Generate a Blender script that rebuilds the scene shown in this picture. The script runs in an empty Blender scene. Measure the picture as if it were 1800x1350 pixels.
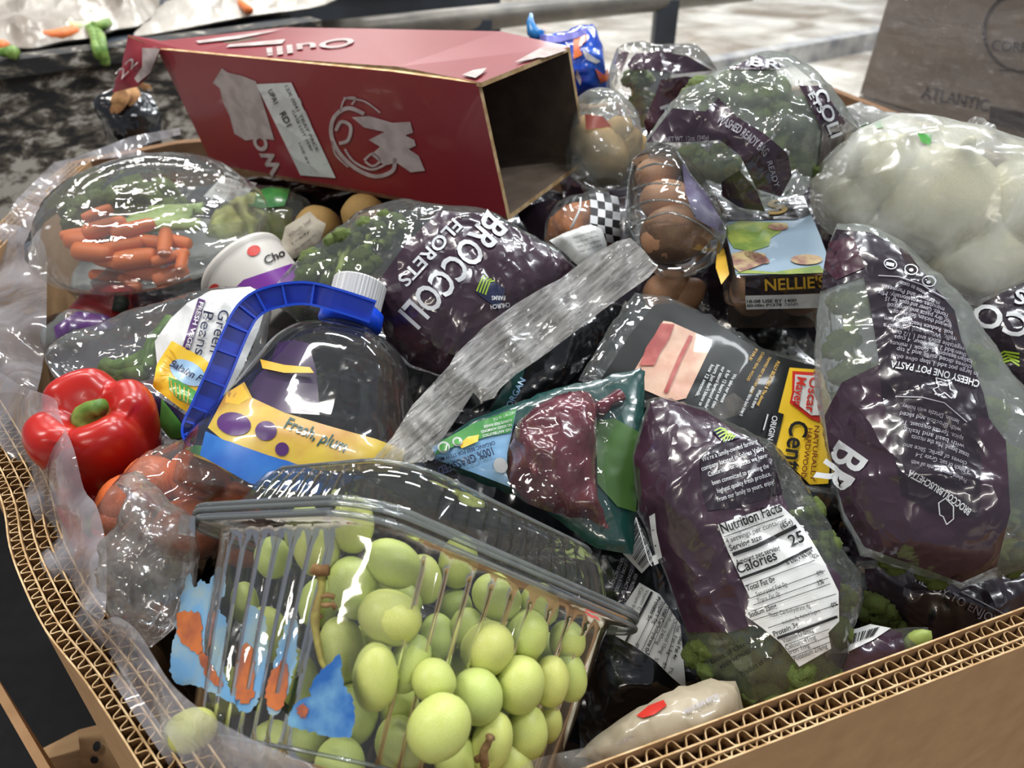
import bpy, bmesh, math, random
import numpy as np
from mathutils import Vector, Matrix, noise as mnoise
from mathutils.geometry import delaunay_2d_cdt

# ------------------------------------------------------------------ camera, world, lamps, exposure
SC = bpy.context.scene
COL = SC.collection
RIM = 0.90                                   # height of the bin's rim above the floor
CAM = np.array([0.0, 0.0, 1.26]); PITCH = math.radians(35.0); FPX = 1350.0
FWD = np.array([0, math.cos(PITCH), -math.sin(PITCH)])
UPV = np.array([0, math.sin(PITCH), math.cos(PITCH)])
RGT = np.array([1.0, 0, 0])
cam_d = bpy.data.cameras.new('camera'); cam = bpy.data.objects.new('camera', cam_d); COL.objects.link(cam)
cam.location = CAM; cam.rotation_euler = (math.pi/2 - PITCH, 0, 0)
cam_d.sensor_width = 36.0; cam_d.lens = 36.0*FPX/1800.0; cam_d.clip_start = 0.01; cam_d.clip_end = 60
cam_d.dof.use_dof = True; cam_d.dof.focus_distance = 0.50; cam_d.dof.aperture_fstop = 9.0
SC.camera = cam
SC.view_settings.view_transform = 'Standard'; SC.view_settings.look = 'None'
SC.view_settings.exposure = 0.0; SC.view_settings.gamma = 1.0; SC.view_settings.use_curve_mapping = False
SC.cycles.use_denoising = True
SC.cycles.max_bounces = 10; SC.cycles.diffuse_bounces = 3; SC.cycles.glossy_bounces = 4
SC.cycles.transparent_max_bounces = 40; SC.cycles.caustics_reflective = False; SC.cycles.caustics_refractive = False
SC.cycles.sample_clamp_indirect = 6.0
world = bpy.data.worlds.new('warehouse_air'); SC.world = world; world.use_nodes = True
world.node_tree.nodes['Background'].inputs[0].default_value = (0.80, 0.86, 1.0, 1)
world.node_tree.nodes['Background'].inputs[1].default_value = 0.26
def lamp(name, loc, size, power, colr=(1, 1, 1), rot=(0, 0, 0)):
    d = bpy.data.lights.new(name, 'AREA'); d.shape = 'RECTANGLE'; d.size, d.size_y = size; d.energy = power; d.color = colr
    o = bpy.data.objects.new(name, d); COL.objects.link(o); o.location = loc; o.rotation_euler = rot
    return o
# the hall's ceiling lamps: rows of long fittings
for i, (x, y, z, p) in enumerate([(-1.7, 0.3, 3.2, 40), (1.4, 0.5, 3.2, 38), (-0.2, 1.3, 3.3, 30), (-2.2, 3.2, 3.5, 52), (0.3, 2.7, 3.5, 60), (2.6, 3.2, 3.5, 64), (-0.8, 5.6, 4.0, 120), (2.2, 5.6, 4.0, 110), (5.0, 7.5, 4.2, 100), (-2.5, 10.5, 4.3, 130), (0.8, 11, 4.2, 130), (4.0, 11, 4.3, 120)]):
    lamp('ceiling_and_fill_lamp', (x, y, z), (1.2, 0.12), p, (1.0, 0.97, 0.92) if x < 0 else (0.93, 0.97, 1.0))
lamp('ceiling_and_fill_lamp', (-0.9, -1.8, 2.8), (1.2, 0.3), 62, (1.0, 0.92, 0.80), (math.radians(-28), 0, 0))  # unseen front fill, added to brighten the near cardboard
lamp('ceiling_and_fill_lamp', (1.6, -2.2, 3.0), (1.2, 0.3), 62, (1.0, 0.96, 0.90), (math.radians(-28), 0, 0))  # second unseen fill lamp for the near face

# ------------------------------------------------------------------ helpers
def ray(px, py):
    px = np.asarray(px, float); py = np.asarray(py, float)
    return FWD + ((px-900)/FPX)[..., None]*RGT - ((py-675)/FPX)[..., None]*UPV
def P(px, py, t): return CAM + ray(px, py)*np.asarray(t, float)[..., None]
def PZ(px, py, z):
    r = ray(px, py); return CAM + r*((z-CAM[2])/r[..., 2])[..., None]
def proj(p):
    d = np.asarray(p)-CAM; t = d@FWD
    return np.stack([900+FPX*(d@RGT)/t, 675-FPX*(d@UPV)/t], -1)
def nrm(v): v = np.asarray(v, float); return v/np.linalg.norm(v)
def tilt(el, az=0.0):
    el = math.radians(el); az = math.radians(az)
    return np.array([math.sin(az)*math.cos(el), -math.cos(az)*math.cos(el), math.sin(el)])
def hexc(r, g, b):
    f = lambda c: (c/255/12.92) if c/255 <= 0.04045 else ((c/255+0.055)/1.055)**2.4
    return (f(r), f(g), f(b), 1.0)

WL = {}
def link(o, parent=None):
    COL.objects.link(o)
    if parent is not None: o.parent = parent
    return o
def thing(name, label, cat, loc, group=None):
    o = bpy.data.objects.new(name, None); o.empty_display_size = 0.02
    o.location = [float(c) for c in loc]; WL[o.name] = np.array(loc, float)
    o['label'] = label; o['category'] = cat
    if group: o['group'] = group
    return link(o)
def wl(o): return WL.get(o.name, np.zeros(3)) if o is not None else np.zeros(3)
def obj(name, V, F, mat, parent=None, smooth=True, uv=None, mi=None):
    V = np.asarray(V, float)
    if parent is None:
        org = np.array([V[:, 0].mean(), V[:, 1].mean(), V[:, 2].min()])
    else:
        org = wl(parent)
    me = bpy.data.meshes.new(name)
    me.from_pydata((V-org).tolist(), [], [tuple(int(i) for i in f) for f in F])
    for m in (mat if isinstance(mat, (list, tuple)) else [mat]): me.materials.append(m)
    if mi is not None: me.polygons.foreach_set('material_index', np.asarray(mi, np.int32))
    if smooth: me.polygons.foreach_set('use_smooth', [True]*len(me.polygons))
    if uv is not None:
        l = me.uv_layers.new(name='UVMap'); li = np.zeros(len(me.loops), np.int32); me.loops.foreach_get('vertex_index', li)
        l.data.foreach_set('uv', np.asarray(uv, float)[li].astype(np.float32).ravel())
    me.update()
    o = bpy.data.objects.new(name, me)
    if parent is None: o.location = org
    link(o, parent); WL[o.name] = org
    return o
def tag(o, label, cat, group=None, kind=None):
    if label: o['label'] = label
    if cat: o['category'] = cat
    if group: o['group'] = group
    if kind: o['kind'] = kind
    return o
def inst(name, me, parent, pos, M3=None):
    """an object sharing mesh data `me` (built about the origin), at world pos with a 3x3 matrix"""
    o = bpy.data.objects.new(name, me); link(o, parent)
    m = Matrix.Identity(4)
    if M3 is not None:
        for i in range(3):
            for j in range(3): m[i][j] = float(M3[i][j])
    p = np.asarray(pos, float)-wl(parent)
    for i in range(3): m[i][3] = float(p[i])
    o.matrix_local = m
    return o
def mesh(name, V, F, mat, smooth=True):
    me = bpy.data.meshes.new(name); me.from_pydata(np.asarray(V, float).tolist(), [], [tuple(int(i) for i in f) for f in F])
    me.materials.append(mat)
    if smooth: me.polygons.foreach_set('use_smooth', [True]*len(me.polygons))
    me.update(); return me
class MB:
    """collects pieces into one mesh"""
    def __init__(s): s.V = []; s.F = []; s.n = 0; s.uv = []
    def add(s, V, F, uv=None):
        V = np.asarray(V, float).reshape(-1, 3)
        s.V.append(V); s.F += [tuple(int(i)+s.n for i in f) for f in F]; s.n += len(V)
        s.uv.append(np.zeros((len(V), 2)) if uv is None else uv); return s
    def out(s, name, mat, parent=None, smooth=True): return obj(name, np.concatenate(s.V), s.F, mat, parent, smooth, np.concatenate(s.uv))
def hexa(c):
    """box from 8 corners: c[0:4] one ring, c[4:8] the opposite ring"""
    return np.asarray(c), [(0, 3, 2, 1), (4, 5, 6, 7), (0, 1, 5, 4), (1, 2, 6, 5), (2, 3, 7, 6), (3, 0, 4, 7)]
def slab(a, b, c, d, n, th):
    n = nrm(n)*th; return hexa([a, b, c, d, np.add(a, n), np.add(b, n), np.add(c, n), np.add(d, n)])
def frame(axis, hint=(0, 0, 1)):
    z = nrm(axis); x = np.cross(hint, z)
    if np.linalg.norm(x) < 1e-5: x = np.cross((1, 0, 0), z)
    x = nrm(x); return np.stack([x, np.cross(z, x), z], 1)
def lathe(prof, seg=32, lob=None):
    """prof: (r, z) list; returns V, F about z"""
    V = []; F = []
    for k, (r, z) in enumerate(prof):
        for j in range(seg):
            a = 2*math.pi*j/seg; rr = r*(lob(a, k/(len(prof)-1)) if lob else 1)
            V.append((rr*math.cos(a), rr*math.sin(a), z))
    for k in range(len(prof)-1):
        for j in range(seg):
            F.append((k*seg+j, k*seg+(j+1) % seg, (k+1)*seg+(j+1) % seg, (k+1)*seg+j))
    return np.array(V), F
def tube(pts, rad, seg=8, cap=True):
    pts = np.asarray(pts, float); rad = np.broadcast_to(np.asarray(rad, float), (len(pts),))
    V = []; F = []; x = None
    for i in range(len(pts)):
        d = nrm(pts[min(i+1, len(pts)-1)]-pts[max(i-1, 0)])
        if x is None:
            x = np.cross(d, (0.3, 0.5, 0.81)); x = nrm(x)
        x = nrm(x-d*(x@d)); y = np.cross(d, x)
        for j in range(seg):
            a = 2*math.pi*j/seg; V.append(pts[i]+rad[i]*(math.cos(a)*x+math.sin(a)*y))
    for i in range(len(pts)-1):
        for j in range(seg): F.append((i*seg+j, i*seg+(j+1) % seg, (i+1)*seg+(j+1) % seg, (i+1)*seg+j))
    if cap: F += [tuple(range(seg))[::-1], tuple((len(pts)-1)*seg+j for j in range(seg))]
    return np.array(V), F
def ico(sub=2):
    bm = bmesh.new(); bmesh.ops.create_icosphere(bm, subdivisions=sub, radius=1.0)
    V = np.array([v.co[:] for v in bm.verts]); F = [tuple(v.index for v in f.verts) for f in bm.faces]; bm.free(); return V, F
def catmull(pts, closed=True, per=6):
    pts = np.asarray(pts, float); n = len(pts); out = []
    rng = range(n) if closed else range(n-1)
    for i in rng:
        g = lambda k: pts[k % n] if closed else pts[min(max(k, 0), n-1)]
        p0, p1, p2, p3 = g(i-1), g(i), g(i+1), g(i+2)
        for k in range(per):
            t = k/per
            out.append(0.5*((2*p1)+(-p0+p2)*t+(2*p0-5*p1+4*p2-p3)*t*t+(-p0+3*p1-3*p2+p3)*t**3))
    if not closed: out.append(pts[-1])
    return np.array(out)
def resample(poly, sp):
    poly = np.asarray(poly, float); out = []
    for i in range(len(poly)):
        a, b = poly[i], poly[(i+1) % len(poly)]; k = max(1, int(round(np.linalg.norm(b-a)/sp)))
        for j in range(k): out.append(a+(b-a)*j/k)
    return np.array(out)
def inside(poly, q):
    x, y = q[:, 0], q[:, 1]; r = np.zeros(len(q), bool); n = len(poly)
    for i in range(n):
        x0, y0 = poly[i]; x1, y1 = poly[(i+1) % n]
        c = ((y0 > y) != (y1 > y)); r ^= c & (x < (x1-x0)*(y-y0)/((y1-y0) if y1 != y0 else 1e-9)+x0)
    return r
def segdist(poly, q):
    d = np.full(len(q), 1e9)
    for i in range(len(poly)):
        a, b = poly[i], poly[(i+1) % len(poly)]; ab = b-a; l = ab@ab+1e-12
        t = np.clip(((q-a)@ab)/l, 0, 1); d = np.minimum(d, np.linalg.norm(q-a-t[:, None]*ab, axis=1))
    return d
RNG = np.random.default_rng(7)
def fill(poly, sp, jit=0.35):
    """triangulated polygon: outline resampled at sp plus interior points; returns (n,2), tris, number of outline verts"""
    b = resample(poly, sp); lo, hi = b.min(0), b.max(0)
    xs = np.arange(lo[0]+sp/2, hi[0], sp); ys = np.arange(lo[1]+sp/2, hi[1], sp*0.87)
    g = np.array([(x+(sp/2 if j % 2 else 0), y) for j, y in enumerate(ys) for x in xs]).reshape(-1, 2)
    if len(g):
        g = g+RNG.uniform(-jit, jit, g.shape)*sp*0.5
        g = g[inside(b, g)]
        if len(g): g = g[segdist(b, g) > sp*0.55]
    pts = np.concatenate([b, g]) if len(g) else b
    n = len(b)
    v, e, f, ov, oe, of = delaunay_2d_cdt([Vector(p) for p in pts], [(i, (i+1) % n) for i in range(n)], [], 1, 1e-7)
    v = np.array([p[:] for p in v]); f = [tuple(t) for t in f]
    # counter-clockwise
    out = []
    for t in f:
        a, b2, c = v[t[0]], v[t[1]], v[t[2]]
        out.append(t if (b2[0]-a[0])*(c[1]-a[1])-(b2[1]-a[1])*(c[0]-a[0]) > 0 else t[::-1])
    onb = segdist(b, v) < sp*1e-3
    return v, out, onb
def facet_noise(q, size, seed, ang=0.0, stretch=1.0):
    """continuous piecewise-linear crumple noise in [-1,1]"""
    ca, sa = math.cos(ang), math.sin(ang)
    u = (q[:, 0]*ca+q[:, 1]*sa)/(size*stretch); v = (-q[:, 0]*sa+q[:, 1]*ca)/size
    u2 = u+0.35*np.sin(v*1.9+seed)+0.2*np.sin(v*4.3+seed*2.1); v2 = v+0.35*np.sin(u*2.1+seed*1.7)+0.2*np.sin(u*3.7+seed)
    i = np.floor(u2); j = np.floor(v2); fu = u2-i; fv = v2-j
    def h(a, b):
        s = np.sin(a*127.1+b*311.7+seed*74.7)*43758.5453; return 2*(s-np.floor(s))-1
    d = h(i+0.5, j+0.25) > 0
    h00, h10, h01, h11 = h(i, j), h(i+1, j), h(i, j+1), h(i+1, j+1)
    A = np.where(fu+fv < 1, h00+(h10-h00)*fu+(h01-h00)*fv, h11+(h01-h11)*(1-fu)+(h10-h11)*(1-fv))
    B = np.where(fu > fv, h00+(h10-h00)*fu+(h11-h10)*fv, h00+(h11-h01)*fu+(h01-h00)*fv)
    return np.where(d, A, B)

TXT = {}
def glyphs(s, bold=False, italic=False):
    k = (s, bold, italic)
    if k not in TXT:
        c = bpy.data.curves.new('t', 'FONT'); c.body = s; c.size = 1.0; c.resolution_u = 3; c.fill_mode = 'FRONT'
        if bold: c.offset = 0.018
        if italic: c.shear = 0.25
        o = bpy.data.objects.new('t', c); me = o.to_mesh()
        V = np.array([v.co[:2] for v in me.vertices]) if len(me.vertices) else np.zeros((0, 2))
        F = [tuple(p.vertices) for p in me.polygons]
        o.to_mesh_clear(); bpy.data.objects.remove(o); bpy.data.curves.remove(c)
        TXT[k] = (V, F)
    return TXT[k]
def text_px(items, maxe=9.0):
    """items: (string, (x0,y0), (x1,y1), cap height px, opts) -> px vertices and triangles"""
    AV = []; AF = []; n = 0
    for it in items:
        s, a, b, h = it[:4]; op = it[4] if len(it) > 4 else ''
        V, F = glyphs(s, 'b' in op, 'i' in op)
        if not len(V): continue
        a = np.array(a, float); b = np.array(b, float); d = b-a; L = np.linalg.norm(d); e = d/L; up = np.array([e[1], -e[0]])
        w = V[:, 0].max()-V[:, 0].min()
        X = (V[:, 0]-V[:, 0].min())/w*L; Y = V[:, 1]/0.73*h
        bend = 0.0
        for tok in op.split():
            if tok.startswith('c'): bend = float(tok[1:])
        Y2 = Y+bend*4*(X/L)*(1-X/L)
        px = a+X[:, None]*e+Y2[:, None]*up
        bm = bmesh.new(); vs = [bm.verts.new((p[0], p[1], 0)) for p in px]
        for f in F:
            try: bm.faces.new([vs[i] for i in f])
            except ValueError: pass
        bmesh.ops.triangulate(bm, faces=bm.faces[:])
        for k in range(3):
            le = [e2 for e2 in bm.edges if e2.calc_length() > maxe]
            if not le: break
            bmesh.ops.subdivide_edges(bm, edges=le, cuts=1); bmesh.ops.triangulate(bm, faces=[f for f in bm.faces if len(f.verts) > 3])
        bm.verts.index_update()
        AV.append(np.array([v.co[:2] for v in bm.verts])); 
        for f in bm.faces:
            t = [v.index+n for v in f.verts]; p = [f.verts[i].co for i in range(3)]
            # px space is y-down: facing the viewer means clockwise in maths
            cr = (p[1].x-p[0].x)*(p[2].y-p[0].y)-(p[1].y-p[0].y)*(p[2].x-p[0].x)
            AF.append(tuple(t) if cr < 0 else tuple(t[::-1]))
        n += len(AV[-1]); bm.free()
    return (np.concatenate(AV), AF) if AV else (np.zeros((0, 2)), [])
def line_px(pts, w):
    """a polyline as a band polygon in px"""
    pts = np.asarray(pts, float); L = []; R = []
    for i in range(len(pts)):
        d = pts[min(i+1, len(pts)-1)]-pts[max(i-1, 0)]; d /= np.linalg.norm(d)+1e-9; n = np.array([-d[1], d[0]])*w/2
        L.append(pts[i]+n); R.append(pts[i]-n)
    return L+R[::-1]
def ring_px(c, rx, ry, w, ang=0, n=18):
    o = disc_px(c, rx, ry, ang, n); i = disc_px(c, rx-w, ry-w, ang, n); h = n//2
    return [o[:h+1]+i[:h+1][::-1], o[h:]+[o[0]]+[i[0]]+i[h:][::-1]]
def disc_px(c, rx, ry=None, ang=0, n=20):
    ry = ry or rx; ca, sa = math.cos(math.radians(ang)), math.sin(math.radians(ang))
    return [(c[0]+rx*math.cos(t)*ca-ry*math.sin(t)*sa, c[1]+rx*math.cos(t)*sa+ry*math.sin(t)*ca) for t in np.linspace(0, 2*math.pi, n, endpoint=False)]
def pxfaces(v, f):
    """flip so that faces look at the viewer (px is y-down)"""
    return [t[::-1] for t in f]

class Sheet:
    """a bag or film pack: an outline in a real plane, blown up on both sides, with crumple folds"""
    def __init__(s, outline, anchor, n, T, Tb=None, crump=(0.003, 0.03), seed=1, pw=0.58, ng=100, round_=False, ang=0.4, stretch=1.6, bumps=None, folds=12):
        s.O = P(*anchor); s.N = nrm(n); s.X = nrm(RGT-s.N*(RGT@s.N)); s.Y = np.cross(s.N, s.X)
        s.seed = seed; s.T = T; s.Tb = T*0.6 if Tb is None else Tb
        out = np.asarray(outline, float)
        if round_: out = catmull(out, True, 4)
        else:
            out = resample(out, 16.0); rg = np.random.default_rng(seed+100); out = out+rg.normal(0, 1.3, out.shape)
        s.px = out; s.poly = s.plane(out)
        lo = s.poly.min(0); hi = s.poly.max(0); pad = 0.03*(hi-lo).max(); lo = lo-pad; hi = hi+pad
        s.lo = lo; s.cell = (hi-lo).max()/(ng-1); nx = int((hi-lo)[0]/s.cell)+2; ny = int((hi-lo)[1]/s.cell)+2; s.nx, s.ny = nx, ny
        gx, gy = np.meshgrid(np.arange(nx), np.arange(ny), indexing='ij'); q = np.stack([lo[0]+gx.ravel()*s.cell, lo[1]+gy.ravel()*s.cell], -1)
        m = inside(s.poly, q).reshape(nx, ny).astype(float)
        u = np.zeros((nx, ny))
        for k in range(900):
            w = np.zeros_like(u); w[1:-1, 1:-1] = 0.25*(u[2:, 1:-1]+u[:-2, 1:-1]+u[1:-1, 2:]+u[1:-1, :-2])+1.0
            u = w*m
        u /= u.max(); s.I = u**pw
        A, S = crump[0]*1.75, crump[1]
        fn = facet_noise(q, S*1.25, seed, ang, stretch)+0.42*facet_noise(q, S*0.55, seed+3.3, ang+1.1, stretch)+0.10*facet_noise(q, S*0.24, seed+8.1, ang-0.7, 1.8)
        s.H = T*s.I+A*fn.reshape(nx, ny)*np.clip(s.I*2.2, 0, 1)
        rg = np.random.default_rng(seed+500); sz = (hi-lo)
        for k in range(folds):                       # long pinched creases in the film
            c = lo+sz*rg.uniform(.15, .85, 2); a_ = ang+rg.choice((0, 1.3, -.8))+rg.normal(0, .25); L = sz.max()*rg.uniform(.14, .36)
            d_ = q-c; al = d_[:, 0]*math.cos(a_)+d_[:, 1]*math.sin(a_); ac = -d_[:, 0]*math.sin(a_)+d_[:, 1]*math.cos(a_)+rg.normal(0, 1.2)*al*al
            s.H += (min(A*.62, .0042)*rg.choice((1, 1, -1))*np.exp(-np.abs(ac)/.0036)*np.clip(1-np.abs(al)/L, 0, 1)).reshape(nx, ny)*np.clip(s.I*2.2, 0, 1)
        s.B = s.Tb*s.I
        if bumps is not None:
            for (bx, by, br, bh) in bumps:
                c = s.plane(np.array([[bx, by]]))[0]; d = np.linalg.norm(q-c, axis=1).reshape(nx, ny)
                s.H += bh*np.exp(-(d/br)**2)*np.clip(s.I*3, 0, 1)
    def plane(s, px, off=0.0):
        px = np.asarray(px, float).reshape(-1, 2); r = ray(px[:, 0], px[:, 1])
        t = ((s.O-CAM)@s.N+np.asarray(off))/(r@s.N); p = CAM+r*t[:, None]-s.O
        return np.stack([p@s.X, p@s.Y], -1)
    def smp(s, G, q):
        g = (q-s.lo)/s.cell; i = np.clip(np.floor(g[:, 0]).astype(int), 0, s.nx-2); j = np.clip(np.floor(g[:, 1]).astype(int), 0, s.ny-2)
        a = np.clip(g[:, 0]-i, 0, 1); b = np.clip(g[:, 1]-j, 0, 1)
        return G[i, j]*(1-a)*(1-b)+G[i+1, j]*a*(1-b)+G[i, j+1]*(1-a)*b+G[i+1, j+1]*a*b
    def world(s, q, h): return s.O+q[:, :1]*s.X+q[:, 1:2]*s.Y+np.asarray(h)[:, None]*s.N
    def surf(s, px, eps=0.0):
        eps = eps*2.0
        off = np.full(len(np.asarray(px).reshape(-1, 2)), eps)
        for k in range(9):
            q = s.plane(px, off); off = 0.45*off+0.55*(s.smp(s.H, q)+eps)
        q = s.plane(px, off); return s.world(q, s.smp(s.H, q)+eps)
    def film(s, name, mat, parent=None, sp=0.0045, back=True):
        v, f, onb = fill(s.poly, sp); top = s.world(v, s.smp(s.H, v)*np.where(onb, 0, 1)); V = [top]; F = list(f)
        if back:
            n = len(v); bot = s.world(v, -s.smp(s.B, v)*np.where(onb, 0, 1)-0.0003); V.append(bot); F += [tuple(i+n for i in t[::-1]) for t in f]
        V = np.concatenate(V); return obj(name, V, F, mat, parent, True, proj(V)*0.001)
    def panel(s, name, poly, mat, parent, eps=0.0006, sp=9.0, rnd=False, uvrot=0.0):
        if rnd: poly = catmull(poly, True, 4)
        v, f, _ = fill(np.asarray(poly, float), sp, 0.2); ca, sa = math.cos(uvrot), math.sin(uvrot)
        uv = np.stack([v[:, 0]*ca+v[:, 1]*sa, -v[:, 0]*sa+v[:, 1]*ca], -1)*0.001
        return obj(name, s.surf(v, eps), pxfaces(v, f), mat, parent, True, uv)
    def panels(s, name, polys, mat, parent, eps=0.001, sp=9.0):
        if name in ('torn_paper', 'icon', 'hen_picture', 'green_picture', 'plum_picture', 'berry_print', 'seal', 'seal_centre', 'print_block') and len(polys) > 1:
            return [s.panels(name, [p], mat, parent, eps, sp) for p in polys]
        b = MB()
        for p in polys:
            v, f, _ = fill(np.asarray(p, float), sp, 0.2); b.add(s.surf(v, eps), pxfaces(v, f), v*0.001)
        return b.out(name, mat, parent)
    def text(s, items, mat, parent, eps=0.0013, name='lettering'):
        v, f = text_px(items)
        return obj(name, s.surf(v, eps), f, mat, parent, True, v*0.001)
    def inner(s, px, py, depth):
        p = s.surf(np.array([[px, py]]))[0]; r = ray(px, py); return p+r*(depth*1.1)
class Flat(Sheet):
    """prints lying on a plane through three points"""
    def __init__(s, O, N, X=None):
        s.O = np.asarray(O, float); s.N = nrm(N)
        if s.N@(CAM-s.O) < 0: s.N = -s.N
        s.X = nrm(RGT-s.N*(RGT@s.N)); s.Y = np.cross(s.N, s.X)
    def surf(s, px, eps=0.0):
        q = s.plane(px, eps); return s.world(q, np.full(len(q), eps))
def ctrl_sheet(name, poly, ctrl, mat, parent=None, sp=9.0, crump=(0.0025, 0.02), seed=3, uvrot=0.0, rnd=True, ang=0.4, stretch=2.0, wave=0.0):
    """a loose film laid over things: control points (px, py, distance) carry it; crumpled along its normal"""
    if rnd: poly = catmull(poly, True, 4)
    v, f, onb = fill(np.asarray(poly, float), sp, 0.3); c = np.asarray(ctrl, float)
    d2 = ((v[:, None, :]-c[None, :, :2])**2).sum(-1)+60.0; w = d2**-1.5; t = (w*c[:, 2]).sum(1)/w.sum(1)
    m = v*t.mean()/FPX
    t = t+crump[0]*(facet_noise(m, crump[1], seed, ang, stretch)+0.5*facet_noise(m, crump[1]*0.45, seed+2.2, ang+0.9, stretch))
    ca, sa = math.cos(uvrot), math.sin(uvrot); uv = np.stack([v[:, 0]*ca+v[:, 1]*sa, -v[:, 0]*sa+v[:, 1]*ca], -1)*0.001
    return obj(name, P(v[:, 0], v[:, 1], t), pxfaces(v, f), mat, parent, True, uv)

# ------------------------------------------------------------------ materials
def nt(name):
    m = bpy.data.materials.new(name); m.use_nodes = True; t = m.node_tree
    for n in list(t.nodes): t.nodes.remove(n)
    o = t.nodes.new('ShaderNodeOutputMaterial'); return m, t, o
def N_(t, typ, **kw):
    n = t.nodes.new(typ)
    for k, v in kw.items():
        if k in n.inputs: n.inputs[k].default_value = v
        else: setattr(n, k, v)
    return n
def coords(t, kind='Object', scale=(1, 1, 1)):
    tc = t.nodes.new('ShaderNodeTexCoord'); mp = t.nodes.new('ShaderNodeMapping'); mp.inputs['Scale'].default_value = scale
    t.links.new(tc.outputs[kind], mp.inputs[0]); return mp.outputs[0]
def bumpnode(t, co, scale, strength, dist=0.001, detail=3.0, distort=0.0):
    n = N_(t, 'ShaderNodeTexNoise', Scale=scale, Detail=detail, Distortion=distort); t.links.new(co, n.inputs['Vector'])
    b = N_(t, 'ShaderNodeBump', Strength=strength, Distance=dist); t.links.new(n.outputs[0], b.inputs['Height']); return b.outputs[0]
def crumple(t, co, scale, strength, dist):
    """long sharp creases between smooth facets: ridged stretched noise in two directions"""
    hs = []
    for k, (rz, st, sc, w) in enumerate(((0.6, 0.34, 0.42, 1.0), (-0.9, 0.40, 0.75, 0.55), (0.1, 0.8, 1.9, 0.16))):
        mp = t.nodes.new('ShaderNodeMapping'); mp.inputs['Rotation'].default_value = (0.5*k, 0.4-0.3*k, rz); mp.inputs['Scale'].default_value = (1.0, st, 1.0); mp.inputs['Location'].default_value = (k*0.37, k*0.11, 0)
        t.links.new(co, mp.inputs[0]); n = N_(t, 'ShaderNodeTexNoise', Scale=scale*sc, Detail=0.6, Distortion=0.35); t.links.new(mp.outputs[0], n.inputs['Vector'])
        s1 = N_(t, 'ShaderNodeMath', operation='SUBTRACT'); t.links.new(n.outputs[0], s1.inputs[0]); s1.inputs[1].default_value = 0.5
        ab = N_(t, 'ShaderNodeMath', operation='ABSOLUTE'); t.links.new(s1.outputs[0], ab.inputs[0])
        ml = N_(t, 'ShaderNodeMath', operation='MULTIPLY'); t.links.new(ab.outputs[0], ml.inputs[0]); ml.inputs[1].default_value = w*4; hs.append(ml)
    a1 = N_(t, 'ShaderNodeMath', operation='ADD'); t.links.new(hs[0].outputs[0], a1.inputs[0]); t.links.new(hs[1].outputs[0], a1.inputs[1])
    a2 = N_(t, 'ShaderNodeMath', operation='ADD'); t.links.new(a1.outputs[0], a2.inputs[0]); t.links.new(hs[2].outputs[0], a2.inputs[1])
    b = N_(t, 'ShaderNodeBump', Strength=strength, Distance=dist); b.invert = True; t.links.new(a2.outputs[0], b.inputs['Height']); return b.outputs[0]
def prin(name, col, rough=0.5, spec=0.5, coat=0.0, col2=None, nscale=30.0, nlo=0.4, nhi=0.6, bump=None, sss=0.0, sssr=(0.01, 0.006, 0.003), ctype='Object', cscale=(1, 1, 1), metal=0.0, alpha=1.0, distort=0.0, trans=0.0, detail=4.0):
    m, t, o = nt(name); b = N_(t, 'ShaderNodeBsdfPrincipled'); t.links.new(b.outputs[0], o.inputs[0])
    b.inputs['Base Color'].default_value = col; b.inputs['Roughness'].default_value = rough; b.inputs['Specular IOR Level'].default_value = spec
    b.inputs['Coat Weight'].default_value = coat; b.inputs['Coat Roughness'].default_value = 0.06; b.inputs['Metallic'].default_value = metal; b.inputs['Alpha'].default_value = alpha
    if trans: b.inputs['Transmission Weight'].default_value = trans
    co = coords(t, ctype, cscale)
    if col2 is not None:
        n = N_(t, 'ShaderNodeTexNoise', Scale=nscale, Detail=detail, Distortion=distort); t.links.new(co, n.inputs['Vector'])
        r = t.nodes.new('ShaderNodeValToRGB'); r.color_ramp.elements[0].position = nlo; r.color_ramp.elements[1].position = nhi
        r.color_ramp.elements[0].color = col; r.color_ramp.elements[1].color = col2
        t.links.new(n.outputs[0], r.inputs[0]); t.links.new(r.outputs[0], b.inputs['Base Color'])
    if bump:
        bn = crumple(t, co, *bump[:3]) if len(bump) == 5 else bumpnode(t, co, *bump); t.links.new(bn, b.inputs['Normal'])
        if coat: t.links.new(bn, b.inputs['Coat Normal'])
    if sss:
        b.inputs['Subsurface Weight'].default_value = sss; b.inputs['Subsurface Radius'].default_value = sssr; b.inputs['Subsurface Scale'].default_value = 1.0
    return m
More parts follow.
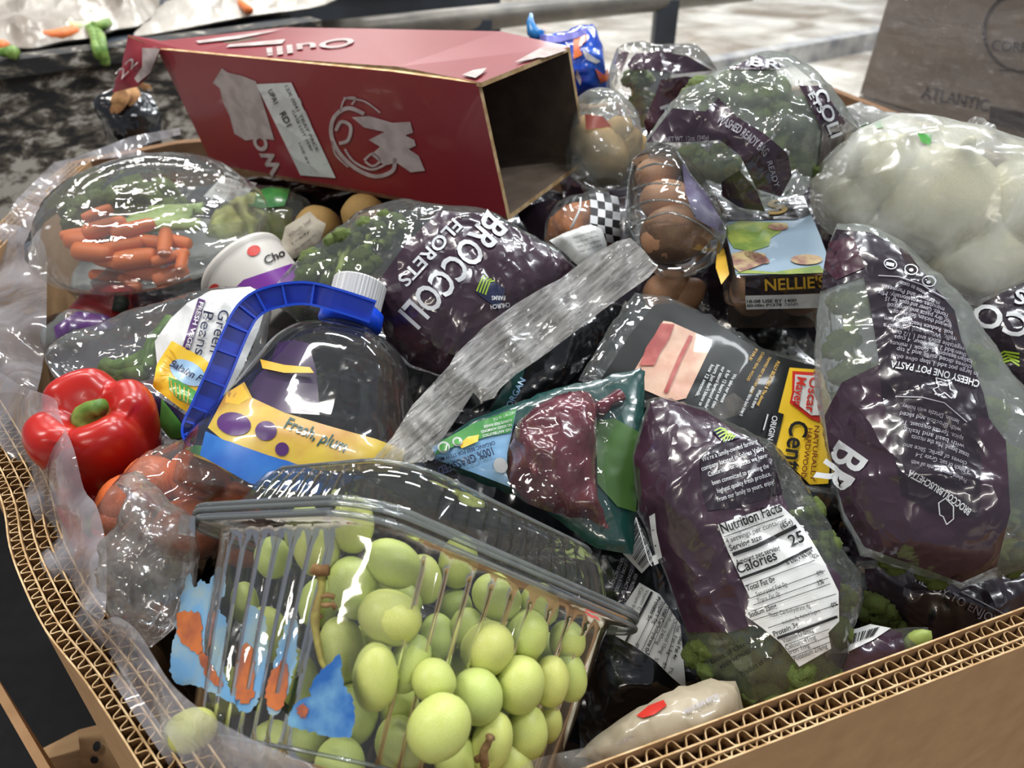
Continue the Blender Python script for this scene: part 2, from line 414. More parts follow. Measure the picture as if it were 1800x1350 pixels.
def film(name, haze=0.05, hcol=(0.9, 0.9, 0.9, 1), rough=0.07, bscale=55.0, bstr=0.5, refl=0.10, tint=(1, 1, 1, 1), bdist=0.004, streak=None, hmax=None, ctype='Object', cscale=(1, 1, 1), crumpled=True):
    """clear or cloudy thin plastic"""
    m, t, o = nt(name); co = coords(t, ctype, cscale)
    tr = N_(t, 'ShaderNodeBsdfTransparent', Color=tint); df = N_(t, 'ShaderNodeBsdfDiffuse', Color=hcol); gl = N_(t, 'ShaderNodeBsdfGlossy', Roughness=rough)
    tl = N_(t, 'ShaderNodeBsdfTranslucent', Color=hcol)
    mixd = N_(t, 'ShaderNodeMixShader', Fac=0.5); t.links.new(df.outputs[0], mixd.inputs[1]); t.links.new(tl.outputs[0], mixd.inputs[2])
    m1 = N_(t, 'ShaderNodeMixShader', Fac=haze); t.links.new(tr.outputs[0], m1.inputs[1]); t.links.new(mixd.outputs[0], m1.inputs[2])
    if streak:
        n = N_(t, 'ShaderNodeTexNoise', Scale=streak, Detail=4.0, Distortion=0.6); t.links.new(co, n.inputs['Vector'])
        mr = N_(t, 'ShaderNodeMapRange'); mr.inputs[1].default_value = 0.35; mr.inputs[2].default_value = 0.7; mr.inputs[3].default_value = haze*0.4; mr.inputs[4].default_value = hmax or min(1.0, haze*2)
        t.links.new(n.outputs[0], mr.inputs[0]); t.links.new(mr.outputs[0], m1.inputs[0])
    m2 = t.nodes.new('ShaderNodeMixShader'); t.links.new(m1.outputs[0], m2.inputs[1]); t.links.new(gl.outputs[0], m2.inputs[2])
    bn = crumple(t, co, bscale, bstr, bdist) if crumpled else bumpnode(t, co, bscale, bstr, bdist, 2.0, 1.2); t.links.new(bn, gl.inputs['Normal'])
    fr = N_(t, 'ShaderNodeFresnel', IOR=1.5); t.links.new(bn, fr.inputs['Normal'])
    mr2 = N_(t, 'ShaderNodeMapRange'); mr2.inputs[1].default_value = 0.0; mr2.inputs[2].default_value = 1.0; mr2.inputs[3].default_value = refl*0.4; mr2.inputs[4].default_value = min(1.0, refl*5)
    t.links.new(fr.outputs[0], mr2.inputs[0]); t.links.new(mr2.outputs[0], m2.inputs[0]); t.links.new(m2.outputs[0], o.inputs[0])
    return m
M = {}
M['film'] = film('clear_bag_film', 0.085, (0.85, 0.92, 0.88, 1), 0.07, 42, 0.55, 0.15, bdist=0.006)
M['film_haze'] = film('cloudy_bag_film', 0.22, (0.84, 0.92, 0.86, 1), 0.10, 42, 0.55, 0.14, bdist=0.006)
M['onion_film'] = film('milky_onion_bag_film', 0.46, (0.93, 0.95, 0.90, 1), 0.20, 26, 0.5, 0.12, streak=26, hmax=0.72, bdist=0.006)
M['liner_film'] = film('bin_liner_film', 0.36, (0.88, 0.86, 0.92, 1), 0.10, 26, 0.5, 0.17, streak=18, hmax=0.56, bdist=0.006)
M['lump_film'] = film('crumpled_clear_film', 0.22, (0.78, 0.73, 0.66, 1), 0.12, 60, 0.7, 0.15, streak=60, hmax=0.42)
M['strap_film'] = film('grey_stretch_film', 0.72, (0.66, 0.65, 0.62, 1), 0.22, 55, 1.0, 0.14, streak=30, hmax=0.97, ctype='UV', cscale=(0.5, 4, 1), crumpled=False)
M['clam'] = film('clear_clamshell_plastic', 0.035, (0.9, 0.95, 0.95, 1), 0.05, 25, 0.16, 0.17, tint=(0.97, 0.985, 0.98, 1), crumpled=False)
M['clam_edge'] = film('clamshell_rolled_edge', 0.28, (0.78, 0.84, 0.84, 1), 0.06, 25, 0.2, 0.22, tint=(0.93, 0.96, 0.95, 1), crumpled=False)
M['tray_lid'] = film('tray_lid_plastic', 0.09, (0.88, 0.9, 0.86, 1), 0.05, 55, 0.3, 0.17, crumpled=False)
M['bottle'] = film('clear_bottle_plastic', 0.03, (0.9, 0.95, 0.95, 1), 0.05, 20, 0.15, 0.17, tint=(0.96, 0.97, 0.96, 1), crumpled=False)
M['wrap_film'] = film('pallet_stretch_wrap', 0.07, (0.75, 0.76, 0.8, 1), 0.16, 30, 0.8, 0.12, streak=14, hmax=0.16, cscale=(1, 1, 8), crumpled=False)
PB5 = (44, 0.5, 0.005, 0, 0)
M['film_thin'] = film('thin_vacuum_film', 0.02, (0.9, 0.9, 0.9, 1), 0.06, 50, 0.6, 0.12, bdist=0.005)
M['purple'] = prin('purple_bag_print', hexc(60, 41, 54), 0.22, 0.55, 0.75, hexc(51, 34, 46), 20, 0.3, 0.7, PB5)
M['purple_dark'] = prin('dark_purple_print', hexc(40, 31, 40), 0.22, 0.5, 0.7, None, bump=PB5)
M['maroon'] = prin('maroon_bag_print', hexc(80, 44, 54), 0.22, 0.55, 0.7, hexc(62, 40, 52), 20, 0.3, 0.7, PB5)
M['white_ink'] = prin('white_ink', hexc(205, 208, 210), 0.35, 0.4)
M['grey_ink'] = prin('pale_grey_ink', hexc(165, 162, 172), 0.4, 0.4)
M['black_ink'] = prin('black_ink', hexc(22, 22, 24), 0.4, 0.4)
M['label_white'] = prin('white_label_print', hexc(212, 214, 212), 0.3, 0.5, 0.4, None, bump=(48, 0.25, 0.005, 0, 0))
M['green_ink'] = prin('lime_green_ink', hexc(150, 180, 50), 0.35, 0.4)
M['navy'] = prin('navy_print', hexc(30, 38, 72), 0.3, 0.5, 0.4)
M['yellow'] = prin('yellow_print', hexc(236, 196, 50), 0.3, 0.5, 0.4)
M['gold'] = prin('golden_ink', hexc(214, 170, 58), 0.35, 0.5)
M['red_ink'] = prin('red_ink', hexc(196, 50, 40), 0.35, 0.5)
M['brown_ink'] = prin('brown_ink', hexc(120, 66, 34), 0.35, 0.5)
M['sky'] = prin('sky_blue_print', hexc(126, 176, 220), 0.3, 0.5, 0.4, hexc(164, 200, 230), 14, 0.35, 0.65)
M['blue_print'] = prin('blue_print', hexc(38, 92, 176), 0.3, 0.5, 0.4, hexc(60, 130, 200), 20, 0.4, 0.65)
M['violet'] = prin('violet_print', hexc(112, 40, 140), 0.3, 0.5, 0.4)
M['plum'] = prin('plum_print', hexc(82, 42, 104), 0.3, 0.5, 0.4, hexc(64, 34, 84), 25)
M['green_print'] = prin('leaf_green_print', hexc(50, 130, 60), 0.3, 0.5, 0.4, hexc(90, 170, 80), 25)
M['teal'] = prin('dark_teal_print', hexc(22, 66, 62), 0.25, 0.5, 0.6, None, bump=(60, 0.2, 0.003, 2, 1.0))
M['orange_print'] = prin('orange_print', hexc(224, 120, 48), 0.3, 0.5, 0.4, hexc(196, 84, 40), 40)
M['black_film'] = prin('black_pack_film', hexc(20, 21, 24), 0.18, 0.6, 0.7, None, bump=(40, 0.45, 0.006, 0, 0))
M['black_card'] = prin('black_card', hexc(20, 23, 23), 0.4, 0.35, 0.15)
def floret_mat():
    m = prin('broccoli_crown', hexc(84, 116, 58), 0.6, 0.4, 0, hexc(166, 184, 94), 48, 0.34, 0.64, (420, 0.9, 0.002, 2.0), detail=5.0); return m
M['crown'] = floret_mat()
M['stalk'] = prin('broccoli_stalk', hexc(150, 178, 88), 0.45, 0.45, 0, hexc(176, 190, 104), 40)
M['carrot'] = prin('carrot_flesh', hexc(224, 122, 58), 0.45, 0.45, 0, hexc(208, 104, 50), 60, 0.4, 0.7, (120, 0.15, 0.001), sss=0.15, sssr=(0.008, 0.003, 0.001))
M['pepper'] = prin('red_pepper_skin', hexc(178, 30, 20), 0.28, 0.5, 0.1, hexc(156, 20, 14), 18, 0.35, 0.7, (14, 0.05, 0.002))
M['pepper_dark'] = prin('dark_red_fruit_skin', hexc(120, 14, 18), 0.3, 0.5)
M['stem_green'] = prin('green_stem', hexc(84, 120, 44), 0.45, 0.4, 0, hexc(130, 160, 80), 60)
M['egg'] = prin('brown_egg_shell', hexc(188, 144, 110), 0.5, 0.35, 0, hexc(172, 126, 94), 20, 0.35, 0.7)
M['potato'] = prin('potato_skin', hexc(182, 148, 88), 0.6, 0.3, 0, hexc(140, 106, 62), 45, 0.45, 0.75, (90, 0.3, 0.002))
M['onion'] = prin('white_onion_skin', hexc(226, 222, 194), 0.35, 0.45, 0.2, hexc(204, 198, 162), 12, 0.35, 0.7, None, cscale=(6, 6, 0.8))
M['kraft'] = prin('kraft_cardboard', hexc(172, 138, 102), 0.85, 0.15, 0, hexc(160, 126, 92), 60, 0.3, 0.7, (180, 0.15, 0.001), detail=8.0)
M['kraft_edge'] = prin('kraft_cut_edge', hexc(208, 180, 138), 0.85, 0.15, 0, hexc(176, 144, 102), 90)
M['kraft_shaded'] = prin('kraft_fluting_shaded', hexc(116, 88, 58), 0.9, 0.1)  # darker than the cut edges: cavity shade put into the fluting colour
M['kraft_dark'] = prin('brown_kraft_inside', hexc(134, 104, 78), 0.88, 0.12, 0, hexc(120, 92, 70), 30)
def grape_mat():
    m = prin('green_grape_skin', hexc(184, 196, 98), 0.42, 0.42, 0.0, hexc(208, 212, 140), 40, 0.35, 0.72, (240, 0.05, 0.001), sss=0.45, sssr=(0.008, 0.008, 0.004))
    t = m.node_tree; b = [n for n in t.nodes if n.type == 'BSDF_PRINCIPLED'][0]; r = [n for n in t.nodes if n.type == 'VALTORGB'][0]
    oi = t.nodes.new('ShaderNodeObjectInfo'); hs = N_(t, 'ShaderNodeHueSaturation'); mr = N_(t, 'ShaderNodeMapRange')
    mr.inputs[3].default_value = 0.485; mr.inputs[4].default_value = 0.512
    t.links.new(oi.outputs['Random'], mr.inputs[0]); t.links.new(mr.outputs[0], hs.inputs['Hue']); t.links.new(r.outputs[0], hs.inputs['Color']); t.links.new(hs.outputs[0], b.inputs['Base Color'])
    return m
M['grape'] = grape_mat()
M['twig'] = prin('grape_stem', hexc(168, 160, 84), 0.6, 0.3, 0, hexc(110, 84, 56), 90, 0.4, 0.7)
M['twig_dry'] = prin('dried_brown_stem', hexc(120, 88, 56), 0.8, 0.2, 0, hexc(150, 120, 84), 120)
# ------------------------------------------------------------------ the setting
def plane_quad(name, a, b, c, d, mat, kind='structure'):
    o = obj(name, [a, b, c, d], [(0, 1, 2, 3)], mat, None, False); o['kind'] = kind; return o
def floor_mat():
    m, t, o = nt('wet_concrete_glints'); b = N_(t, 'ShaderNodeBsdfPrincipled'); t.links.new(b.outputs[0], o.inputs[0]); co = coords(t)
    n = N_(t, 'ShaderNodeTexNoise', Scale=1.6, Detail=6.0, Distortion=0.8); t.links.new(co, n.inputs['Vector'])
    r = t.nodes.new('ShaderNodeValToRGB'); e = r.color_ramp.elements; e[0].position = 0.34; e[0].color = hexc(140, 126, 110); e[1].position = 0.62; e[1].color = hexc(216, 212, 202)  # whitish patches put reflected light into the wet floor's colour
    t.links.new(n.outputs[0], r.inputs[0]); t.links.new(r.outputs[0], b.inputs['Base Color'])
    n2 = N_(t, 'ShaderNodeTexNoise', Scale=3.0, Detail=5.0); t.links.new(co, n2.inputs['Vector'])
    mr = N_(t, 'ShaderNodeMapRange'); mr.inputs[1].default_value = 0.4; mr.inputs[2].default_value = 0.65; mr.inputs[3].default_value = 0.12; mr.inputs[4].default_value = 0.5
    t.links.new(n2.outputs[0], mr.inputs[0]); t.links.new(mr.outputs[0], b.inputs['Roughness'])
    t.links.new(bumpnode(t, co, 9, 0.25, 0.01), b.inputs['Normal']); return m
M['floor'] = floor_mat()
plane_quad('floor', (-6, -3, 0), (8, -3, 0), (8, 14, 0), (-6, 14, 0), M['floor'])
M['wall'] = prin('pale_hall_wall', hexc(170, 168, 164), 0.7, 0.3, 0, hexc(140, 138, 134), 1.5)
plane_quad('wall_back', (-6, 14, 0), (8, 14, 0), (8, 14, 5), (-6, 14, 5), M['wall'])

# ---- corrugated bin
bin_ = thing('cardboard_bin', 'large open brown corrugated cardboard bin heaped with discarded groceries', 'bin', (0.5, 0.8, 0))
def offset_path(p, d):
    out = []
    for i in range(len(p)):
        t = nrm(p[min(i+1, len(p)-1)]-p[max(i-1, 0)]); out.append(p[i]+d*np.array([-t[1], t[0]]))
    return np.array(out)
def band(mb, path, th, z0, z1):
    """upright sheet of thickness th along path (2D) from z0 to z1; th is laid to the path's left"""
    q = offset_path(path, th); n = len(path); V = []
    for a, b in zip(path, q): V += [(a[0], a[1], z0), (a[0], a[1], z1), (b[0], b[1], z1), (b[0], b[1], z0)]
    F = []
    for i in range(n-1):
        for k in range(4): F.append((i*4+k, i*4+(k+1) % 4, (i+1)*4+(k+1) % 4, (i+1)*4+k))
    F += [(0, 1, 2, 3), ((n-1)*4+3, (n-1)*4+2, (n-1)*4+1, (n-1)*4)]
    mb.add(V, F); mb.top = getattr(mb, 'top', [])+[1 if (j % 4 == 1 and j < 4*(n-1)) else 0 for j in range(len(F))]
def dense(path, sp):
    path = np.asarray(path); out = []
    for a, b in zip(path[:-1], path[1:]):
        k = max(1, int(np.linalg.norm(b-a)/sp)); out += [a+(b-a)*i/k for i in range(k)]
    return np.array(out+[path[-1]])
def corrugated(prefix, path, layers, ztop, edge_mat, parent, wob=0.0):
    """path runs so that the bin's inside is on its left. layers: list of (depth, wave length) of each fluting, outside first"""
    L = [0.0]; th = 0.0009; d = 0.0
    root = None
    for k, (dep, wl_) in enumerate(layers):
        mb = MB(); band(mb, offset_path(path, d), th, 0.0 if k == 0 else ztop-0.09, ztop)
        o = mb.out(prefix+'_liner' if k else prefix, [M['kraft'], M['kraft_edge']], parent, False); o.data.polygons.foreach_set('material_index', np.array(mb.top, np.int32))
        if root is None: root = o
        # fluting
        fine = dense(offset_path(path, d+th), wl_/11); s = np.concatenate([[0], np.cumsum(np.linalg.norm(np.diff(fine, axis=0), axis=1))])
        ph = s/wl_*2*math.pi+0.35*np.sin(s*23+k)+0.5*np.sin(s*7.1+k*2)
        tri = np.sin(ph)+0.16*np.sin(3*ph+0.4)
        tri = (tri/np.abs(tri).max()*0.5+0.5)
        nn = len(fine); f2 = np.array([fine[i]+(dep*(0.04+0.92*tri[i]))*(lambda t: np.array([-t[1], t[0]]))(nrm(fine[min(i+1, nn-1)]-fine[max(i-1, 0)])) for i in range(nn)])
        mb = MB(); band(mb, f2, 0.0007, ztop-0.06, ztop-0.0012-0.0008*k)
        o = mb.out('fluting', [M['kraft_shaded'], M['kraft_edge']], parent, False); o.data.polygons.foreach_set('material_index', np.array(mb.top, np.int32))
        d += th+dep
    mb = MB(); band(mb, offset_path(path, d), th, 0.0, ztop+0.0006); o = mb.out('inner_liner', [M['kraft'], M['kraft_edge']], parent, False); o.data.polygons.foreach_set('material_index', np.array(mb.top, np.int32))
    return d+th
# outside edge of the rim on the rim plane; the inside lies to the left when walking counter-clockwise
lp = [(-150, 560), (-120, 640), (-66, 740), (-2, 870), (15, 960), (40, 1030), (80, 1110), (150, 1200), (247, 1350)]
lw = np.array([PZ(x, y, RIM)[:2] for x, y in lp]); 
far_l = np.array([PZ(122, 284, RIM)[:2], PZ(-10, 400, RIM)[:2]])
corner = PZ(372, 1560, RIM)[:2]
left = catmull(np.concatenate([far_l, lw, [corner]]), False, 4)
near = np.array([PZ(1250, 1347, RIM)[:2], PZ(1800, 1136, RIM)[:2]]); nd = nrm(near[1]-near[0])
c2 = near[0]+nd*((corner-near[0])@nd); near_path = np.array([c2+nd*0.01, near[0]+nd*1.05])
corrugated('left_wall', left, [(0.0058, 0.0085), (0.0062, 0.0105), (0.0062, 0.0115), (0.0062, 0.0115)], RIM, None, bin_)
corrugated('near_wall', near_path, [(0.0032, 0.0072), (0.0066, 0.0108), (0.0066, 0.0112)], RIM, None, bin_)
br = PZ(1450, 148, RIM)[:2]; rr_ = PZ(1800, 284, RIM)[:2]; rd = nrm(rr_-br); nr = near_path[1]
right_path = np.array([nr, br+rd*((nr-br)@rd), br])
mb = MB(); band(mb, right_path[1:], 0.016, 0, RIM); mb.out('right_wall', M['kraft_dark'], bin_, False)
mb = MB(); band(mb, np.array([near_path[1], right_path[1]]), 0.016, 0, RIM); mb.out('right_wall', M['kraft_dark'], bin_, False)
mb = MB(); band(mb, np.array([br, PZ(310, 247, RIM)[:2], far_l[0]]), 0.016, 0, RIM); mb.out('far_wall', M['kraft_dark'], bin_, False)
bc = np.array([left[-1], near_path[1], right_path[1], br, far_l[0]])
obj('bottom_panel', [(p[0], p[1], 0.12) for p in bc], [tuple(range(5))], M['kraft_dark'], bin_, False)

# ---- neighbouring weathered bin on the far left, its ledge, and the litter lying on it
def weathered():
    m, t, o = nt('weathered_black_paint'); b = N_(t, 'ShaderNodeBsdfPrincipled', Roughness=0.75); t.links.new(b.outputs[0], o.inputs[0]); co = coords(t)
    mp = t.nodes.new('ShaderNodeMapping'); mp.inputs['Rotation'].default_value = (0, 0.7, 0.3); mp.inputs['Scale'].default_value = (1, 1, 2.2); t.links.new(co, mp.inputs[0])
    n = N_(t, 'ShaderNodeTexNoise', Scale=17.0, Detail=6.0, Roughness=0.66, Distortion=0.4); t.links.new(mp.outputs[0], n.inputs['Vector'])
    sp = t.nodes.new('ShaderNodeSeparateXYZ'); t.links.new(co, sp.inputs[0])
    mr = N_(t, 'ShaderNodeMapRange'); mr.inputs[1].default_value = 0.95; mr.inputs[2].default_value = 0.55; mr.inputs[3].default_value = -0.10; mr.inputs[4].default_value = 0.10
    t.links.new(sp.outputs['Z'], mr.inputs[0]); ad = N_(t, 'ShaderNodeMath', operation='ADD'); t.links.new(n.outputs[0], ad.inputs[0]); t.links.new(mr.outputs[0], ad.inputs[1])
    r = t.nodes.new('ShaderNodeValToRGB'); e = r.color_ramp.elements; e[0].position = 0.40; e[0].color = hexc(30, 32, 34); e[1].position = 0.56; e[1].color = hexc(176, 174, 166)
    k = e.new(0.49); k.color = hexc(92, 86, 76)
    t.links.new(ad.outputs[0], r.inputs[0]); t.links.new(r.outputs[0], b.inputs['Base Color']); t.links.new(bumpnode(t, co, 40, 0.4, 0.004), b.inputs['Normal']); return m
M['weathered'] = weathered()
M['steel_dark'] = prin('dark_blue_grey_steel', hexc(52, 60, 70), 0.5, 0.5, 0, hexc(34, 38, 44), 6, 0.4, 0.7)
ZT = 0.93
A = PZ(-330, 148, ZT); Bq = PZ(560, 34, ZT); dv = nrm((Bq-A)*[1, 1, 0]); nv = np.array([dv[1], -dv[0], 0])
wb = thing('waste_bin', 'weathered black bin with peeling paint behind the far left corner of the cardboard bin', 'bin', (A[0], A[1], 0))
def vslab(name, a, b, z0, z1, th, mat, parent):
    n = np.array([b[1]-a[1], -(b[0]-a[0]), 0]); n = nrm(n); a0 = np.array([a[0], a[1], z0]); b0 = np.array([b[0], b[1], z0]); up = np.array([0, 0, z1-z0])
    V, F = slab(a0, b0, b0+up, a0+up, -n, th); return obj(name, V, F, mat, parent, False)
vslab('side_panel', A, Bq, 0, ZT-0.03, 0.05, M['weathered'], wb)
vslab('ledge', A+nv*0.015, Bq+nv*0.015, ZT-0.03, ZT, 0.06, M['weathered'], wb)
inn = -nv
pa = [A+inn*0.05, Bq+inn*0.05, Bq+inn*1.2, A+inn*1.2]
obj('fill_board', [(p[0], p[1], ZT-0.012) for p in pa], [(0, 1, 2, 3)], M['steel_dark'], wb, False)
# grey-blue steel beam further right, with the hand rail
bm_ = thing('steel_beam', 'dark blue grey steel beam behind the red carton', 'beam', PZ(700, 30, 0.85)*[1, 1, 0])
a = PZ(455, 62, 0.78); b = PZ(880, 34, 0.78); vslab('web', a, b, 0.0, 0.90, 0.08, M['steel_dark'], bm_)
vslab('flange', a-[0, .03, 0], b-[0, .03, 0], 0.90, 0.92, 0.14, M['steel_dark'], bm_)
rail = thing('guard_rail', 'grey tubular guard rail on dark square posts behind the bin', 'rail', P(1172, 90, 2.35)*[1, 1, 0])
M['rail'] = prin('galvanised_grey_tube', hexc(124, 120, 112), 0.4, 0.5, 0, hexc(92, 90, 86), 12, 0.4, 0.7, (30, 0.3, 0.004), metal=0.2)
r0 = P(520, 66, 2.1); r1 = P(1320, -18, 2.5); V, F = tube([r0, (r0+r1)/2, r1], 0.034, 20); obj('rail_tube', V, F, M['rail'], rail)
for (px, t) in ((1172, 2.42), (845, 2.27)):
    c = r0+(r1-r0)*((P(px, 20, t)[0]-r0[0])/(r1[0]-r0[0])); w = 0.034
    V, F = hexa([(c[0]-w, c[1]-w, 0), (c[0]+w, c[1]-w, 0), (c[0]+w, c[1]+w, 0), (c[0]-w, c[1]+w, 0), (c[0]-w, c[1]-w, c[2]), (c[0]+w, c[1]-w, c[2]), (c[0]+w, c[1]+w, c[2]), (c[0]-w, c[1]+w, c[2])])
    obj('post', V, F, M['steel_dark'], rail, False)
# orange thin pole in the distance
V, F = tube([PZ(957, 22, 0.0), PZ(957, 22, 0.0)+[0.05, 0, 1.0]], 0.02, 8); tag(obj('marker_pole', V, F, prin('orange_plastic', hexc(214, 100, 60), 0.5), None), 'thin orange marker pole behind the guard rail', 'pole')
# concrete kerb on the floor
M['kerb'] = prin('pale_concrete', hexc(178, 176, 172), 0.6, 0.3, 0, hexc(120, 122, 126), 8, 0.35, 0.7, (30, 0.4, 0.004))
k0 = PZ(1225, 150, 0.0); k1 = PZ(1560, 84, 0.0); kd = nrm(k1-k0); kn = np.array([-kd[1], kd[0], 0])*0.12; k0 = k0-kd*0.3; k1 = k1+kd*1.5
V, F = hexa([k0, k1, k1+kn, k0+kn, k0+[0, 0, .13], k1+[0, 0, .13], k1+kn+[0, 0, .13], k0+kn+[0, 0, .13]]); tag(obj('floor_kerb', V, F, M['kerb'], None, False), 'low grey concrete kerb on the floor beyond the bin', 'kerb')
# white frosty paper litter on the floor near the kerb
# ---- wrapped cartons on the right
M['carton_grey'] = prin('greyed_kraft_carton', hexc(146, 130, 114), 0.75, 0.25, 0, hexc(134, 120, 108), 8, 0.3, 0.7, (60, 0.15, 0.002), cscale=(1, 1, 4))
M['carton_ink'] = prin('faded_carton_ink', hexc(62, 56, 56), 0.8, 0.2)
seam_z = P(1508, 168, 1.75)[2]
fa = P(1515, 150, 1.75); fb = P(1830, 190, 1.42); fd = nrm((fb-fa)*[1, 1, 0]); fn = np.array([fd[1], -fd[0], 0])
if fn@(CAM-fa) < 0: fn = -fn
def carton(name, label, off, z0, z1, lean):
    a0 = fa*[1, 1, 0]+fd*off; b0 = a0+fd*1.0; bk = -fn*0.6
    V = [a0+[0, 0, z0], b0+[0, 0, z0], b0+bk+[0, 0, z0], a0+bk+[0, 0, z0]]; V += [v+np.array([0, 0, z1-z0])+fd*lean for v in V]
    V, F = hexa(V); c = np.mean(V, 0); o = thing(name, label, 'carton', (c[0], c[1], z0))
    ob = obj('body', V, F, M['carton_grey'], o, False); return o
ctop = carton('shipping_carton', 'upper stretch-wrapped brown carton with a round dark stamp, on the pallet stack', 0.0, seam_z, 1.65, 0.05)
clow = carton('shipping_carton', 'lower stretch-wrapped brown carton standing under the stamped carton', -0.012, 0.0, seam_z-0.004, 0.012)
fl = Flat(fa+fn*0.0015, fn); 
ring = disc_px((1800, 56), 73, 73, 0, 40); ri = disc_px((1800, 56), 68, 68, 0, 40)
b_ = MB()
for i in range(40):
    q = [ring[i], ring[(i+1) % 40], ri[(i+1) % 40], ri[i]]; b_.add(fl.surf(np.array(q), 0.0012), [(0, 1, 2, 3)])
b_.out('round_stamp', M['carton_ink'], ctop, False)
fl.text([('ATLANTIC', (1618, 172), (1736, 196), 22, 'b'), ('CORE', (1742, 88), (1806, 92), 18, 'b')], M['carton_ink'], ctop, 0.0012)
fl.panels('print_block', [[(1740, 186), (1800, 198), (1830, 240), (1738, 216)], [(1756, 122), (1788, 123), (1788, 126), (1756, 125)]], M['carton_ink'], ctop, 0.0012, 30)
vq = []
for k, u in enumerate(np.linspace(-0.02, 0.6, 60)):
    for z in np.linspace(0.5, 1.62, 40): vq.append(fa*[1, 1, 0]+fd*u+fn*(0.006+0.003*math.sin(z*60+u*9+1.5*math.sin(u*14)))+np.array([0, 0, z])+fd*0.035*(z-seam_z))
fq = [(i*40+j, (i+1)*40+j, (i+1)*40+j+1, i*40+j+1) for i in range(59) for j in range(39)]
tag(obj('stretch_wrap', vq, fq, M['wrap_film'], None), 'streaky clear stretch wrap wound around the brown cartons', 'plastic wrap')

# ---- dark sheet added as floor shade, and cardboard scraps at lower left
M['floor_shade'] = prin('dark_floor_shade', hexc(8, 8, 9), 0.7, 0.2, 0, hexc(14, 14, 15), 30)
V, F = hexa([(-2.2, -0.5, 0.0), (-0.58, -0.5, 0.0), (-0.70, 1.3, 0.0), (-2.2, 1.3, 0.0), (-2.2, -0.5, 0.02), (-0.58, -0.5, 0.02), (-0.70, 1.3, 0.02), (-2.2, 1.3, 0.02)])
tag(obj('floor_shade_sheet', V, F, M['floor_shade'], None, False), 'dark sheet added for the shaded floor left of the cardboard bin', 'mat')  # near-black sheet stands in for floor lying in shadow
def upright(name, label, cat, pts, t, mat, th, n):
    q = [P(x, y, tt) for (x, y), tt in zip(pts, t)]; low = [np.array([p[0], p[1], 0.02]) for p in q]; n = nrm(n)*th
    return q, low, n
a, b = P(-40, 1165, .62), P(82, 1378, .52)
V, F = slab((a[0], a[1], .02), (b[0], b[1], .02), b, a, np.array([-(b-a)[1], (b-a)[0], 0]), 0.006)
tag(obj('cardboard_sheet', V, F, M['kraft'], None, False), 'loose tan cardboard sheet standing at the lower left beside the bin', 'cardboard')
crate = thing('wooden_pallet', 'pale wooden pallet end with a black mark, beside the bin at lower left', 'pallet', P(150, 1330, .70)*[1, 1, 0])
M['pine'] = prin('pale_pine', hexc(186, 156, 118), 0.75, 0.2, 0, hexc(160, 128, 92), 12, 0.3, 0.7, None, cscale=(1, 8, 1))
for (p0, p1, p2, p3, t) in (((62, 1322), (136, 1284), (150, 1375), (80, 1400), .72), ((136, 1283), (196, 1268), (250, 1400), (150, 1400), .70)):
    q = [P(p0[0], p0[1], t), P(p1[0], p1[1], t), P(p2[0], p2[1], t-.04), P(p3[0], p3[1], t-.04)]
    V, F = slab(*q, np.array([0, .2, -1.0]), 0.02); obj('plank', V, F, M['pine'], crate, False)
V, F = hexa([(q[0][0]-.03, q[0][1]-.10, 0.02), (q[0][0]+.02, q[0][1]-.10, 0.02), (q[0][0]+.02, q[0][1]-.02, 0.02), (q[0][0]-.03, q[0][1]-.02, 0.02)]+[(x, y, q[2][2]-.03) for x, y in ((q[0][0]-.03, q[0][1]-.10), (q[0][0]+.02, q[0][1]-.10), (q[0][0]+.02, q[0][1]-.02), (q[0][0]-.03, q[0][1]-.02))])
obj('block', V, F, M['pine'], crate, False)
ff = Flat(q[0]+[0, 0, .002], np.cross(q[1]-q[0], q[3]-q[0])); ff.panels('black_mark', [disc_px((170, 1312), 7, 10, 20, 8), disc_px((166, 1336), 8, 7, 0, 7)], M['black_ink'], crate, 0.002, 20)
# ------------------------------------------------------------------ helpers for packed food
from mathutils.bvhtree import BVHTree
class Cast(Sheet):
    """prints that lie on an already built solid surface"""
    def __init__(s, V, F):
        s.bvh = BVHTree.FromPolygons([tuple(v) for v in V], [tuple(int(i) for i in f) for f in F]); s.cV = np.asarray(V)
    def surf(s, px, eps=0.0):
        px = np.asarray(px, float).reshape(-1, 2); out = []
        for x, y in px:
            d = ray(x, y); d = d/np.linalg.norm(d); h = s.bvh.ray_cast(Vector(CAM), Vector(d))
            if h[0] is None:
                q = s.bvh.find_nearest(Vector(CAM+d*((s.cV.mean(0)-CAM)@d))); out.append(np.array(q[0])+eps*np.array(q[1])*np.sign((CAM-np.array(q[0]))@np.array(q[1])))
            else:
                n = np.array(h[1]); n = n if n@d < 0 else -n
                out.append(np.array(h[0])-d*eps*0.7+n*eps*0.5)
        return np.array(out)
def prism(pts, n, th):
    pts = np.asarray(pts, float); k = len(pts); n = nrm(n)*th
    V = np.concatenate([pts, pts+n]); F = [tuple(range(k)), tuple(range(2*k-1, k-1, -1))]+[(i, i+k, (i+1) % k+k, (i+1) % k) for i in range(k)]
    return V, F, [0, 1]+[2]*k
def rot_to(z, spin=0.0, x_hint=None):
    B = frame(z, x_hint if x_hint is not None else (0.37, 0.21, 0.9)); c, s_ = math.cos(spin), math.sin(spin)
    return B@np.array([[c, -s_, 0], [s_, c, 0], [0, 0, 1]])
def axis_px(px, py, t, ang, toward=0.0):
    """unit 3-D direction whose picture angle is ang (0 right, 90 up), leaning toward the viewer by `toward`"""
    a = math.radians(ang); d = math.cos(a)*RGT+math.sin(a)*UPV; d = nrm(d)*math.cos(toward)-FWD*math.sin(toward); return nrm(d)
